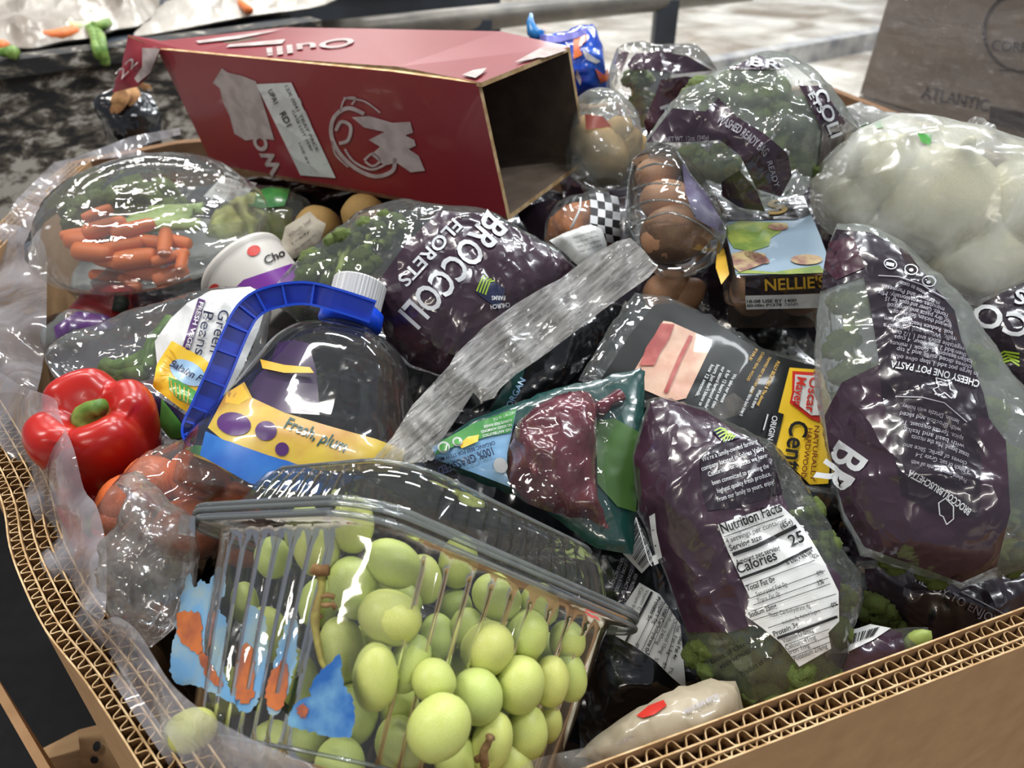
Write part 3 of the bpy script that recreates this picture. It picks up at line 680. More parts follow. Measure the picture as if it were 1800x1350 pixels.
def mkbag(name, label, cat, sheet, film_mat, group=None, sp=0.0045, back=True, fname='film'):
    c = sheet.O; th = thing(name, label, cat, sheet.world(np.array([[0., 0.]]), np.array([-sheet.Tb]))[0], group)
    if film_mat is not None: sheet.film(fname, film_mat, th, sp, back)
    return th

# ---- shared produce meshes
def crown_mesh(seed):
    r = np.random.default_rng(seed); mb = MB(); V0, F0 = ico(3)
    cl = [(0, 0, 0.42, 0.50)]+[(0.50*math.cos(a)+r.uniform(-.08, .08), 0.50*math.sin(a)+r.uniform(-.08, .08), 0.12+r.uniform(-.08, .12), 0.40+r.uniform(-.06, .08)) for a in np.arange(6)*1.047+r.uniform(0, 1)]
    for (x, y, z, s) in cl:
        V = V0.copy()
        n1 = np.array([mnoise.noise(Vector((v*3.2+[x*9, y*9, seed]).tolist())) for v in V]); n2 = np.array([mnoise.cell(Vector((v*7+[x*5, y, seed]).tolist())) for v in V])
        V = V*(1+0.20*n1+0.16*(n2-0.5))[:, None]*s; V[:, 2] *= 0.85; mb.add(V+[x, y, z], F0)
    return mesh('crown', np.concatenate(mb.V), mb.F, M['crown'])
def stalk_mesh(seed):
    r = np.random.default_rng(seed); mb = MB()
    V, F = tube([(0, 0, -1.1), (0.02, 0, -0.7), (0, 0.02, -0.3), (0, 0, 0.1)], [0.26, 0.24, 0.27, 0.22], 12); mb.add(V, F)
    for k in range(5):
        a = k*1.257+r.uniform(-.2, .2); V, F = tube([(0.05*math.cos(a), 0.05*math.sin(a), -0.5), (0.28*math.cos(a), 0.28*math.sin(a), -0.2), (0.5*math.cos(a), 0.5*math.sin(a), 0.12)], [0.12, 0.13, 0.11], 8); mb.add(V, F)
    return mesh('stalk', np.concatenate(mb.V), mb.F, M['stalk'])
CROWNS = [crown_mesh(s) for s in (1, 2, 3)]; STALKS = [stalk_mesh(s) for s in (1, 2)]
fk = [0]
def floret(px, py, t, rpx, ang, label, group, toward=0.6):
    fk[0] += 1; p = P(px, py, t); R = rot_to(axis_px(px, py, t, ang, toward), fk[0]*1.3)*(rpx*t/FPX/0.9)
    o = thing('broccoli_floret', label, 'broccoli', p, group)
    inst('crown', CROWNS[fk[0] % 3], o, p, R); inst('stalk', STALKS[fk[0] % 2], o, p, R); return o
def ellipsoid_mesh(name, mat, prof, seg=24, lump=0.0, seed=0):
    V, F = lathe(prof, seg); F += [tuple(range(seg))[::-1], tuple((len(prof)-1)*seg+j for j in range(seg))]
    if lump: V = V*(1+lump*np.array([mnoise.noise(Vector((v*1.7+seed).tolist())) for v in V]))[:, None]
    return mesh(name, V, F, mat)
def prof_ell(n=14, egg=0.0, pw=1.0):
    out = []
    for k in range(n+1):
        a = -math.pi/2+math.pi*k/n; r = max(0.012, abs(math.cos(a))**pw); z = math.sin(a); out.append((r*(1-egg*z), z))
    return out
EGG = ellipsoid_mesh('shell', M['egg'], [(r*0.76, z) for r, z in prof_ell(16, 0.14)])
POTATO = [ellipsoid_mesh('potato', M['potato'], prof_ell(14), 20, 0.16, s) for s in (1, 5)]
GRAPE = ellipsoid_mesh('grape', M['grape'], [(r*0.78, z) for r, z in prof_ell(14, 0.03, 0.9)], 20, 0.03, 2)
CARROT = ellipsoid_mesh('carrot', M['carrot'], [(0.10, -1.0), (0.19, -0.96), (0.235, -0.85), (0.25, -0.4), (0.25, 0.2), (0.23, 0.65), (0.20, 0.88), (0.13, 0.98), (0.04, 1.0)], 14, 0.05, 3)
ORANGE_V = ellipsoid_mesh('root', prin('orange_carrot_chunk', hexc(206, 104, 50), 0.45, 0.45, 0.2, hexc(186, 84, 40), 20), prof_ell(14, 0.1), 22, 0.06, 4)

# ------------------------------------------------------------------ dark bags underneath everything
BUR = [
 ('beneath the stew beef pack and the clamshell lid', [(540, 790), (760, 760), (1000, 730), (1150, 900), (1170, 1160), (900, 1060), (640, 960)], (880, 900, .64), 66, 'black_film'),
 ('beneath the red pepper and the bean bag', [(70, 560), (300, 530), (520, 580), (540, 800), (420, 960), (190, 990), (110, 800)], (300, 760, .66), 72, 'purple_dark'),
 ('beneath the middle broccoli bag', [(430, 500), (960, 440), (1100, 600), (900, 810), (560, 800)], (750, 620, .72), 66, 'black_film'),
 ('beneath the two egg cartons', [(900, 360), (1300, 330), (1500, 480), (1420, 640), (1050, 620)], (1200, 480, .76), 62, 'purple_dark'),
 ('beneath the bacon pack', [(940, 600), (1480, 570), (1560, 900), (1300, 1000), (1000, 900)], (1250, 780, .66), 62, 'black_film'),
 ('beneath the onion bag at the right wall', [(1390, 480), (1900, 450), (1900, 1000), (1500, 1000)], (1650, 760, .64), 62, 'purple_dark'),
 ('beneath the nutrition label bag', [(980, 930), (1500, 960), (1820, 1040), (1520, 1200), (1270, 1290), (1020, 1320)], (1300, 1130, .585), 70, 'black_film'),
 ('beneath the grape clamshell', [(190, 1000), (600, 930), (1060, 1030), (1120, 1120), (1110, 1390), (440, 1390)], (620, 1220, .60), 75, 'black_film'),
 ('beneath the vegetable tray and the red carton', [(160, 370), (500, 320), (1000, 350), (1010, 480), (480, 520), (150, 500)], (550, 420, .95), 74, 'black_film'),
 ('beneath the bags by the far wall', [(960, 200), (1500, 190), (1830, 330), (1830, 480), (1000, 400)], (1350, 310, .98), 60, 'purple_dark')]
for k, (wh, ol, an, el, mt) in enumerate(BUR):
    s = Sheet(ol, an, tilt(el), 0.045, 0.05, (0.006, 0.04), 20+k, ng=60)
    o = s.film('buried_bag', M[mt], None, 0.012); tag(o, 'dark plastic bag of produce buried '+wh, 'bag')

# lower layer of bags filling the bin under the heap
def bin_uv(u, v, z):
    q = (c2*(1-u)+right_path[1]*u)*(1-v)+(far_l[0]*(1-u)+br*u)*v; return np.array([q[0], q[1], z])
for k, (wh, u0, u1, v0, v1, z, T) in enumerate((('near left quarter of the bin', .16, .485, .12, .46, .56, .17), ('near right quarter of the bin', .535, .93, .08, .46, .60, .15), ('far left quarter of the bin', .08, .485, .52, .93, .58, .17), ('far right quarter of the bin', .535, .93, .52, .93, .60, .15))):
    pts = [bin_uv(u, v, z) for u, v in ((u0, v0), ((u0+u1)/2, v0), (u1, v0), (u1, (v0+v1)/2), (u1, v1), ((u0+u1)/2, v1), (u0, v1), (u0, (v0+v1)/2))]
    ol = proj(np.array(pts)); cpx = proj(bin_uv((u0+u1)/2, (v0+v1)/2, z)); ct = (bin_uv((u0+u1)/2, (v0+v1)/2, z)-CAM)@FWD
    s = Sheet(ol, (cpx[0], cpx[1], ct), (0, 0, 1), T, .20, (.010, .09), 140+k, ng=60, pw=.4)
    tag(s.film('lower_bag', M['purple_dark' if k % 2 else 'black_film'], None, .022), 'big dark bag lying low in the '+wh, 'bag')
# ------------------------------------------------------------------ red carton
M['red_card'] = prin('red_printed_carton', hexc(140, 36, 46), 0.36, 0.5, 0.25, hexc(132, 32, 42), 4, bump=(30, 0.06, 0.002))
M['torn_paper'] = prin('torn_white_paper', hexc(190, 176, 172), 0.8, 0.2, 0, hexc(170, 156, 152), 60)
M['card_in'] = prin('carton_inside_kraft', hexc(112, 98, 86), 0.9, 0.1, 0, hexc(100, 88, 78), 40)
C_ = {k: P(*v) for k, v in dict(FTR=(840, 147, .66), FBR=(893, 388, .7355), BTR=(1002, 82, .7585), BBR=(1033, 284, .834), FTL=(276, 86, .8895), FBL=(375, 293, .965), BTL=(500, 48, .988), BBL=(560, 240, 1.063)).items()}
rc = thing('red_carton', 'open red cardboard carton with white crest, lying on its side on the heap', 'box', (C_['FBR']+C_['BBL']+C_['FBL']+C_['BBR'])/4)
ax, ay, az = nrm(C_['FBR']-C_['FBL']), nrm(C_['BBR']-C_['FBR']), nrm(C_['FTR']-C_['FBR'])
RM = [M['red_card'], M['card_in'], M['kraft_edge']]
def cpanel(name, pts, n, th=0.0045, mats=RM):
    V, F, mi = prism(pts, n, th); return obj(name, V, F, mats, rc, False, None, mi)
def onplane(px, py, O, n):
    d = ray(px, py); return CAM+d*(((O-CAM)@n)/(d@n))
fnn = nrm(np.cross(C_['FBR']-C_['FTR'], C_['FBL']-C_['FTR']))
if fnn@ay < 0: fnn = -fnn
C_['FTL'] = onplane(276, 86, C_['FTR'], fnn)
cpanel('front_panel', [C_['FTL'], onplane(690, 126, C_['FTR'], fnn), C_['FTR'], C_['FBR'], C_['FBL']], fnn)
cpanel('back_panel', [C_['BTR'], C_['BTL'], C_['BBL'], C_['BBR']], -ay)
cpanel('bottom_panel', [C_['FBL'], C_['FBR'], C_['BBR'], C_['BBL']], az)
tp = [P(262, 74, .905), P(345, 93, .865), P(700, 117, .728), P(845, 145, .656), C_['BTR'], P(880, 55, .82), C_['BTL']]
cpanel('top_flap', [tp[0], tp[1], tp[2], P(630, 50, .93), tp[6]], -az, 0.004)
cpanel('top_flap', [tp[2], tp[5], P(630, 50, .93)], -az, 0.004)
cpanel('top_flap', [tp[2], tp[3], tp[4], tp[5]], -az, 0.004)
cpanel('end_flap', [P(224, 61, .915), P(276, 70, .90), P(345, 93, .862), P(282, 86, .885)], -az, 0.004)
ef = Sheet([(224, 64), (282, 86), (263, 130), (240, 152), (195, 163), (213, 118)], (240, 110, .90), tilt(20, -30), 0.002, 0.001, (0.003, 0.03), 4, round_=False, ng=50)
efo = ef.film('torn_end_flap', M['red_card'], rc, 0.008)
ef.panel('torn_paper', [(250, 84), (281, 86), (264, 128), (242, 146), (236, 138), (250, 118)], M['torn_paper'], efo, 0.001)
ef.text([('22', (213, 140), (243, 110), 17)], M['torn_paper'], efo)
ff = Flat(C_['FTR'], -fnn)
ff.panels('torn_label', [[(374, 146), (390, 120), (402, 128), (412, 130), (428, 134), (450, 143), (462, 180), (470, 205), (482, 246), (455, 243), (432, 247), (412, 235), (404, 205), (392, 180), (386, 155)]], M['torn_paper'], rc, 0.0008, 20)
ff.panel('shipping_label', [(450, 148), (512, 145), (590, 313), (528, 308)], M['label_white'], rc, 0.0012, 25)
ff.text([('UPA1', (470, 160), (482, 184), 9, 'b'), ('RD1', (491, 200), (504, 224), 11, 'b'), ('12X 0041 TRAY PACK', (500, 152), (556, 268), 6), ('CASE LOT 3390', (512, 195), (545, 265), 5), ('USE BY', (524, 252), (541, 290), 4)], M['black_ink'], rc, 0.002, 'label_print')
ff.text([('wo', (497, 301), (459, 232), 34, 'b'), ('ddl', (578, 290), (527, 172), 30)], M['torn_paper'], rc, 0.001)
cl = lambda q, w: line_px(catmull(q, False, 5), w)
ff.panels('crest_print', [[(618, 206), (650, 204), (690, 216), (721, 214), (726, 233), (712, 238), (728, 246), (731, 256), (718, 262), (736, 274), (747, 300), (722, 303), (697, 286), (676, 291), (652, 272), (668, 258), (648, 246), (676, 232), (640, 224)],
    cl([(640, 200), (612, 190), (588, 205), (582, 235), (596, 268), (625, 296), (660, 310), (690, 300), (694, 278)], 7), cl([(598, 196), (606, 174), (625, 172), (618, 184)], 3), cl([(604, 172), (640, 178), (668, 198)], 3),
    cl([(590, 230), (600, 214), (616, 222), (612, 246), (596, 252)], 6), cl([(606, 262), (622, 284), (652, 298), (676, 290)], 4), cl([(640, 282), (655, 270), (668, 282), (655, 292), (642, 284)], 4), cl([(584, 248), (590, 272), (612, 294)], 3)], M['torn_paper'], rc, 0.001, 9)
tV = []; tF = []
for o_ in [c for c in rc.children if c.name.startswith('top_flap')]:
    n0 = len(tV); tV += [np.array(v.co)+wl(rc) for v in o_.data.vertices]; tF += [tuple(i+n0 for i in p_.vertices) for p_ in o_.data.polygons]
tc_ = Cast(np.array(tV), tF)
tc_.panels('torn_paper', [[(398, 85), (404, 80), (450, 76), (502, 71), (496, 79), (450, 82)], [(345, 74), (420, 64), (495, 54), (420, 70), (350, 78)], [(905, 112), (930, 98), (952, 86), (983, 84), (994, 88), (965, 98), (935, 107)], [(812, 134), (832, 126), (856, 122), (846, 133), (836, 140)]], M['torn_paper'], rc, 0.003, 12)
tc_.text([('Oulli', (622, 67), (468, 87), 15, 'b')], M['torn_paper'], rc, 0.003)
# ------------------------------------------------------------------ vegetable tray with clear dome lid
TO = P(266, 398, .76); TN = tilt(82, -4); TB = frame(TN, (0.2, 0.98, 0))
tray = thing('vegetable_tray', 'round clear plastic vegetable tray with domed lid beside the red carton', 'tray', TO-TN*0.04)
def tl(prof, seg=64, lob=None):
    V, F = lathe(prof, seg, lob); return TO+V@TB.T, F
rib = lambda a, k: 1+0.008*math.sin(a*26)
V, F = tl([(.112, -.002), (.113, .004), (.106, .006), (.104, .012), (.098, .024), (.090, .034), (.078, .040), (.060, .043), (.056, .041), (.032, .041), (.030, .046), (.018, .047), (.001, .047)], 72, rib); obj('lid', V, F, M['tray_lid'], tray)
V, F = tl([(.111, -.002), (.104, -.004), (.098, -.020), (.092, -.038), (.086, -.042), (.001, -.042)], 72); obj('base', V, F, M['clam'], tray)
for a in (0.4, 2.5, 4.6):
    d = np.array([math.cos(a), math.sin(a), 0]); n_ = np.array([-d[1], d[0], 0])*.0012
    q = [d*.012-n_, d*.09-n_, d*.09+n_, d*.012+n_]; V, F = hexa([x+[0, 0, -.041] for x in q]+[x+[0, 0, -.006] for x in q]); obj('divider', TO+V@TB.T, F, M['clam'], tray, False)
V, F = tl([(.090, -.0435), (.088, -.046), (.001, -.046)], 40); obj('paper_base', V, F, M['label_white'], tray)
cr = [(185, 400, 84, 35, 20), (235, 402, 84, 8, 18), (150, 425, 80, 25, 4), (215, 432, 82, -10, 8), (165, 444, 84, -6, 6), (265, 425, 74, 5, 6), (290, 425, 74, 62, 14), (312, 425, 60, 15, 8), (300, 452, 74, 20, 2), (240, 455, 84, 0, 0), (195, 462, 74, 10, -4), (135, 412, 60, -20, 6), (255, 478, 80, 3, -18), (190, 486, 74, -4, -22), (300, 482, 70, 12, -20), (225, 494, 70, -2, -26), (320, 460, 52, 70, 0), (172, 376, 60, 42, 12)]
cr = [(x, y, L*.9, a+38*math.sin(k*2.4), dz) for k, (x, y, L, a, dz) in enumerate(cr)]
for k, (x, y, L, a, dz) in enumerate(cr):
    p = PZ(x, y, 0.0); r = ray(x, y); tt = ((TO+TN*(dz*.0009-.002)-CAM)@TN)/(r@TN); p = CAM+r*tt
    d = axis_px(x, y, tt, a, 0); d = nrm(d-TN*(d@TN)*.8); R = rot_to(d, k)*(L*tt/FPX/2); f_ = 1.55+.35*math.sin(k*3.7); R = R@np.diag([f_, f_, 1])
    o = inst('baby_carrot', CARROT, None, p, R); tag(o, 'peeled orange baby carrot in the front section of the vegetable tray', 'carrot', 'baby carrots in the tray')
for (x, y, r, a) in ((232, 348, 50, 100), (282, 352, 44, 60), (186, 356, 46, 130), (140, 378, 40, 150)):
    floret(x, y, .80 if y < 360 else .78, r, a, 'broccoli floret under the lid of the vegetable tray', 'broccoli in the vegetable tray', 0.3)
M['celery'] = prin('celery_flesh', hexc(150, 176, 100), 0.45, 0.4, 0, hexc(170, 192, 124), 30, cscale=(1, 8, 1))
for k, (x, y, a, L) in enumerate([(285, 378, 8, 110), (275, 388, 4, 120), (300, 395, 12, 100), (310, 368, 20, 90)]):
    r = ray(x, y); tt = ((TO+TN*.004-CAM)@TN)/(r@TN); p = CAM+r*tt; d = axis_px(x, y, tt, a); d = nrm(d-TN*(d@TN)*.9); Ln = L*tt/FPX/2
    sd = np.cross(d, TN)*.006; up = TN*.004
    pts = []; V = []; F = []
    for s_ in np.linspace(-1, 1, 9):
        for b in np.linspace(-1, 1, 7): V.append(p+d*Ln*s_+sd*b*1.3+up*(1.2-b*b*1.2)+TN*.002*math.sin(s_*2+k))
    n0 = len(V); V += [v-TN*.004 for v in V]
    for i in range(8):
        for j in range(6): q = (i*7+j, i*7+j+1, (i+1)*7+j+1, (i+1)*7+j); F.append(q); F.append(tuple(n0+z for z in q[::-1]))
    for i in range(8): F += [(i*7, (i+1)*7, n0+(i+1)*7, n0+i*7), (i*7+6, n0+i*7+6, n0+(i+1)*7+6, (i+1)*7+6)]
    for j in range(6): F += [(j, n0+j, n0+j+1, j+1), (56+j, 56+j+1, n0+57+j, n0+56+j)]
    tag(obj('celery_stick', V, F, M['celery'], None), 'pale green celery stick under the lid of the vegetable tray', 'celery', 'celery in the vegetable tray')

# ---- lettuce hearts bag, cup, small things round the tray
M['lettuce'] = prin('pale_lettuce_leaf', hexc(196, 198, 124), 0.5, 0.4, 0, hexc(158, 172, 92), 25, 0.35, 0.7, (40, 0.5, 0.004, 3, 1), cscale=(1, 1, 1))
s = Sheet([(355, 455), (372, 395), (400, 360), (440, 328), (500, 330), (540, 350), (560, 390), (520, 440), (470, 470), (410, 480)], (455, 400, .87), tilt(55), 0.03, 0.03, (0.003, .03), 5)
lb = mkbag('lettuce_bag', 'clear bag of pale romaine hearts wedged between the tray and the red carton', 'bag', s, M['film'])
s2 = Sheet([(352, 450), (372, 396), (420, 362), (470, 350), (515, 366), (512, 410), (480, 450), (410, 470)], (430, 415, .86), tilt(55), 0.025, 0.02, (0.006, .02), 9, stretch=3, ang=.6); s2.film('lettuce', M['lettuce'], lb)
s.panel('green_label', [(440, 340), (470, 330), (510, 332), (500, 362), (462, 366), (430, 360)], M['green_print'], lb, .001)
lw_ = s.panel('white_label', [(392, 308), (452, 322), (424, 360), (358, 345)], M['label_white'], lb, .002)
s.text([('HEARTS OF ROMAINE', (385, 318), (438, 331), 6), ('LETTUCE KEEP COLD', (380, 327), (432, 340), 5), ('PRODUCE OF USA', (377, 336), (426, 349), 5)], M['brown_ink'], lw_, .003)
PB = ellipsoid_mesh('orb', M['potato'], prof_ell(14), 20, 0.08, 3)
for (x, y, t, r, lbl) in ((560, 402, .84, 42, 'brown potato half hidden below the front of the red carton'), (640, 380, .82, 40, 'golden potato peeking out under the red carton behind the middle broccoli bag')):
    tag(inst('potato', PB, None, P(x, y, t), rot_to((.4, .2, .8))*(r*t/FPX)), lbl, 'potato')
s = Sheet([(500, 400), (545, 372), (575, 395), (560, 430), (520, 455), (490, 450)], (530, 415, .745), tilt(50), .008, .008, (.002, .02), 3, round_=False)
o = mkbag('paper_carton', 'small cream printed packet leaning behind the clear broccoli end', 'packet', s, prin('cream_card', hexc(150, 142, 126), .6), fname='card')
s.text([('Whole leaf', (508, 418), (548, 388), 6), ('ready', (514, 430), (545, 408), 5), ('INGREDIENTS', (520, 442), (556, 414), 4)], M['black_ink'], o)
# yogurt cup
ca, cb = P(425, 470, .70), P(500, 552, .69); cd = nrm(cb-ca); CB = frame(cd); rr0 = .0405
cup = thing('yogurt_cup', 'white fruit yogurt cup with purple band, tipped over beside the bean bag', 'cup', ca+cd*.03-[0, 0, .035])
V, F = lathe([(rr0*.96, -.001), (rr0, -.002), (rr0*1.04, .000), (rr0*1.05, .003), (rr0, .005), (rr0*.99, .010), (rr0*.86, .072), (rr0*.80, .075), (.001, .075)], 48); cv = ca+V@CB.T
obj('cup_body', cv, F, prin('white_cup_plastic', hexc(208, 204, 196), .35, .5), cup)
V2, F2 = lathe([(rr0*.99, -.0015), (.001, -.0012)], 48); obj('foil_lid', ca+V2@CB.T, F2, M['label_white'], cup)
cc = Cast(cv, F)
cc.panel('purple_band', [(398, 522), (428, 492), (470, 478), (512, 464), (540, 470), (520, 520), (470, 545), (420, 548)], M['violet'], cup, .0008, 8)
cc.panels('berry_print', [disc_px((446, 441), 12, 9, -20), disc_px((376, 507), 10, 7, -40)], M['red_ink'], cup, .001, 6)
cc.text([('Cho', (468, 466), (502, 449), 15, 'b')], M['black_ink'], cup)
# fruit and violet packet behind the bean bag
V, F = lathe([(r*.040, z*.034) for r, z in prof_ell(18, .0, .8)], 32, lambda a, k: 1+.06*math.cos(3*a)*math.sin(k*3.14)); pp = P(198, 572, .73)
rfo = thing('red_fruit', 'dark red pepper in shade behind the green bean bag', 'vegetable', pp-[0, 0, .03]); obj('flesh', pp+V@rot_to((.05, -.35, .9)).T, F, M['pepper_dark'], rfo)
V, F = tube([P(208, 548, .70), P(211, 538, .70), P(214, 530, .705)], [.006, .006, .007], 10)
obj('stem', V, F, prin('dark_stem', hexc(30, 40, 30), .6), rfo)
s = Sheet([(82, 600), (100, 565), (140, 545), (190, 552), (225, 575), (200, 620), (130, 640), (85, 640)], (150, 590, .70), tilt(50), .025, .02, (.004, .03), 13)
o = mkbag('violet_packet', 'violet and clear plastic packet against the left wall behind the bean bag', 'packet', s, M['film_haze']); s.panel('violet_print', [(95, 575), (135, 547), (185, 553), (222, 574), (180, 580), (130, 578), (98, 596)], M['plum'], o)
# ------------------------------------------------------------------ green bean bag
s = Sheet([(78, 630), (112, 590), (200, 562), (300, 528), (378, 506), (440, 503), (480, 520), (470, 600), (430, 690), (370, 770), (300, 775), (262, 730), (200, 690), (110, 690)], (300, 630, .60), tilt(58, -6), .030, .03, (.0045, .035), 31, ang=-.5, stretch=2.2)
bb = mkbag('green_bean_bag', 'clear bag of green beans with white and yellow label, under the blue handle', 'bag', s, M['film'])
s.panel('white_print', [(372, 512), (440, 504), (472, 522), (455, 580), (425, 650), (395, 700), (352, 630), (302, 600), (276, 640), (272, 600), (300, 560), (330, 532)], M['label_white'], bb, .0006)
s.panel('yellow_logo', [(302, 599), (356, 628), (380, 650), (335, 728), (318, 718), (268, 680), (276, 640)], M['yellow'], bb, .0012)
s.panels('logo_sky', [disc_px((330, 655), 34, 20, 28)], M['sky'], bb, .0016)
s.panels('logo_field', [[(296, 662), (320, 672), (348, 690), (338, 712), (312, 702), (298, 684)]], M['green_print'], bb, .0018, 6)
s.panels('logo_rows', [line_px([(300+k*8, 668+k*4), (304+k*6.4, 694+k*3.6)], 2.2) for k in range(5)]+[line_px([(272+k*5, 668-k*11), (290+k*3.6, 662-k*6)], 2) for k in range(6)], M['gold'], bb, .002, 6)
s.panel('purple_strip', [(349, 524), (361, 528), (333, 616), (320, 612)], M['plum'], bb, .0012)
s.text([('Beans', (358, 546), (342, 622), 20), ('Green', (386, 543), (368, 618), 20)], M['navy'], bb, .0014)
s.text([('FRESH VEGE', (351, 530), (326, 610), 8, 'b')], M['label_white'], bb, .0018, 'strip_lettering')
s.text([('Baloian F', (297, 642), (352, 672), 13, 'bi')], M['navy'], bb, .0022, 'logo_lettering')
s.panel('navy_print', [(268, 690), (318, 724), (345, 742), (330, 775), (300, 772), (275, 735)], M['navy'], bb, .0009)
s.panel('leaf_print', [(284, 700), (312, 735), (335, 768), (300, 772), (280, 748)], M['green_print'], bb, .0014)
for k, pts in enumerate([[(168, 668), (200, 648), (238, 636), (262, 622)], [(180, 640), (205, 652), (225, 668)], [(262, 650), (268, 610), (290, 580), (304, 562)], [(272, 590), (276, 612), (264, 640)], [(190, 672), (220, 660), (255, 655)]]):
    V, F = tube(catmull([s.inner(x, y, .010) for x, y in pts], False, 5), .0062, 8); tag(obj('green_bean', V, F, M['stem_green'], None), 'green bean pod inside the clear bean bag', 'bean', 'beans in the bag')

# ------------------------------------------------------------------ peppers
def bell(name, label, px, py, t, rpx, axis, spin, mat):
    c = P(px, py, t); R = rpx*t/FPX; B = rot_to(axis, spin); LA = (0.3, 1.75, 3.5, 4.95)
    groove = lambda a: sum(math.exp(-(((a-l+math.pi) % (2*math.pi)-math.pi)/.27)**2) for l in LA)
    prof = [(.001, -.90), (.20, -.92), (.45, -.94), (.66, -.86), (.80, -.62), (.92, -.25), (1.0, .15), (1.02, .45), (.95, .70), (.80, .84), (.62, .86), (.44, .76), (.30, .62), (.18, .54), (.001, .53)]
    prof = [tuple(p) for p in catmull(prof, False, 3)]; seg = 96; V = []
    n = len(prof)
    for k, (r, z) in enumerate(prof):
        for j in range(seg):
            a = 2*math.pi*j/seg; g = groove(a); w = min(1, r*1.4); side = min(1, max(.15, (z+1)*.8))
            rr = max(.002, r)*(1+.03*math.cos(3*a+1)-(.17 if k < n*.62 else .10)*g*side); zz = z-(.20*g*w*max(0, z))+(.07*math.cos(a*2+.9)*w if z > .3 else 0)
            V.append((rr*R*math.cos(a), rr*R*math.sin(a), zz*R))
    F = [(k*seg+j, k*seg+(j+1) % seg, (k+1)*seg+(j+1) % seg, (k+1)*seg+j) for k in range(n-1) for j in range(seg)]; V = np.array(V)
    o = thing(name, label, 'pepper', c-[0, 0, R*.85]); obj('flesh', c+V@B.T, F, mat, o)
    V, F = tube([B@np.array(p)*R+c for p in ((0, 0, .48), (.01, 0, .60), (.08, .02, .72), (.24, .05, .82), (.34, .07, .84))], [R*.34, R*.24, R*.15, R*.13, R*.15], 12); obj('stem', V, F, M['stem_green'], o)
    return o
bell('bell_pepper', 'glossy red bell pepper with green stem, beside the liner film', 178, 770, .545, 104, nrm((.02, -.18, .98)), .35, M['pepper'])
bell('bell_pepper', 'second red bell pepper in shadow below the glossy one', 165, 930, .56, 90, nrm((.5, -.4, .6)), .2, M['pepper'])
# ------------------------------------------------------------------ orange root vegetables in a clear bag
s = Sheet([(160, 925), (195, 875), (255, 805), (330, 770), (420, 775), (480, 810), (440, 850), (400, 900), (430, 960), (330, 990), (220, 960)], (320, 860, .49), tilt(62), .022, .03, (.004, .03), 41)
ob_ = mkbag('carrot_bag', 'clear bag of orange root vegetables with green leaf band, below the jug', 'bag', s, M['film'])
s.panel('green_band', [(325, 788), (345, 782), (390, 790), (430, 808), (470, 812), (462, 826), (420, 832), (380, 812), (340, 797)], M['green_print'], ob_, .0008)
s.panels('yellow_edge', [line_px([(340, 799), (380, 815), (405, 832), (415, 842)], 4)], M['gold'], ob_, .0011)
for k, (x, y, r) in enumerate(((350, 838, 54), (268, 850, 50), (222, 880, 46), (208, 918, 40), (400, 905, 60), (330, 930, 55), (430, 945, 52))):
    tag(inst('orange_root', ORANGE_V, None, s.inner(x, y, .026), rot_to((.5, .3*k-.8, .5), k)*(r*.50/FPX)), 'rounded orange root vegetable inside the clear bag with the green band', 'vegetable', 'orange roots in the clear bag')
# ------------------------------------------------------------------ clear jug with blue handle
ja, jb = P(621, 546, .565), P(556, 800, .535); jd = nrm(jb-ja); JB = frame(jd, (.2, .5, .8)); u = .565/FPX
def sq(a, k): return 1+.05*abs(math.sin(2*a))*min(1, k*2)
prof = catmull([(40, -12), (42, 6), (44, 30), (60, 44), (92, 60), (116, 90), (132, 130), (150, 180), (172, 230), (192, 265), (198, 300), (198, 345), (190, 358), (150, 364), (1, 366)], False, 4)
V, F = lathe([(max(.5, r)*u, z*u) for r, z in prof], 64, sq); jv = ja+V@JB.T
jug = thing('juice_jug', 'empty clear plastic jug with blue handle and white cap', 'jug', jb-[0, 0, .07])
obj('bottle', jv, F, M['bottle'], jug)
V, F = lathe([(43*u, -4*u), (46*u, -6*u), (46.5*u, -52*u), (44*u, -55*u), (1*u, -55.5*u)], 120, lambda a, k: 1+.018*math.sin(a*45)); obj('cap', ja+V@JB.T, F, prin('white_cap_plastic', hexc(190, 190, 188), .4, .5), jug, False)
M['blue_plastic'] = prin('blue_plastic', hexc(14, 72, 206), .3, .5, 0, hexc(12, 60, 190), 8)
V, F = lathe([(44*u, 2*u), (54*u, 0), (56*u, 26*u), (50*u, 34*u), (44*u, 34*u)], 48); hd = obj('handle', ja+V@JB.T, F, M['blue_plastic'], jug)
hp = catmull([(655, 548, 0.535), (600, 530, 0.530), (535, 515, 0.526), (470, 525, 0.521), (435, 548, 0.518), (412, 590, 0.515), (385, 655, 0.511), (356, 720, 0.508), (342, 752, 0.506), (352, 768, 0.504), (372, 756, 0.504)], False, 4)
C3 = np.array([P(*p) for p in hp]); nC = len(C3); Vh = MB(); hw = 21*.52/FPX; hh = .0085
Fr = []
for i in range(nC):
    t_ = nrm(C3[min(i+1, nC-1)]-C3[max(i-1, 0)]); vd = nrm(CAM-C3[i]); sd = nrm(np.cross(t_, vd)); Fr.append((sd, np.cross(sd, t_)*(1 if np.cross(sd, t_)@vd > 0 else -1)))
def ribbon(mb, o0, o1, o2, o3):
    V = []; F = []
    for i in range(nC):
        sd, up = Fr[i]
        for (a, b) in (o0, o1, o2, o3): V.append(C3[i]+sd*a+up*b)
    for i in range(nC-1):
        for k in range(4): F.append((i*4+k, i*4+(k+1) % 4, (i+1)*4+(k+1) % 4, (i+1)*4+k))
    F += [(0, 1, 2, 3), (nC*4-1, nC*4-2, nC*4-3, nC*4-4)]; mb.add(V, F)
wt = .0016
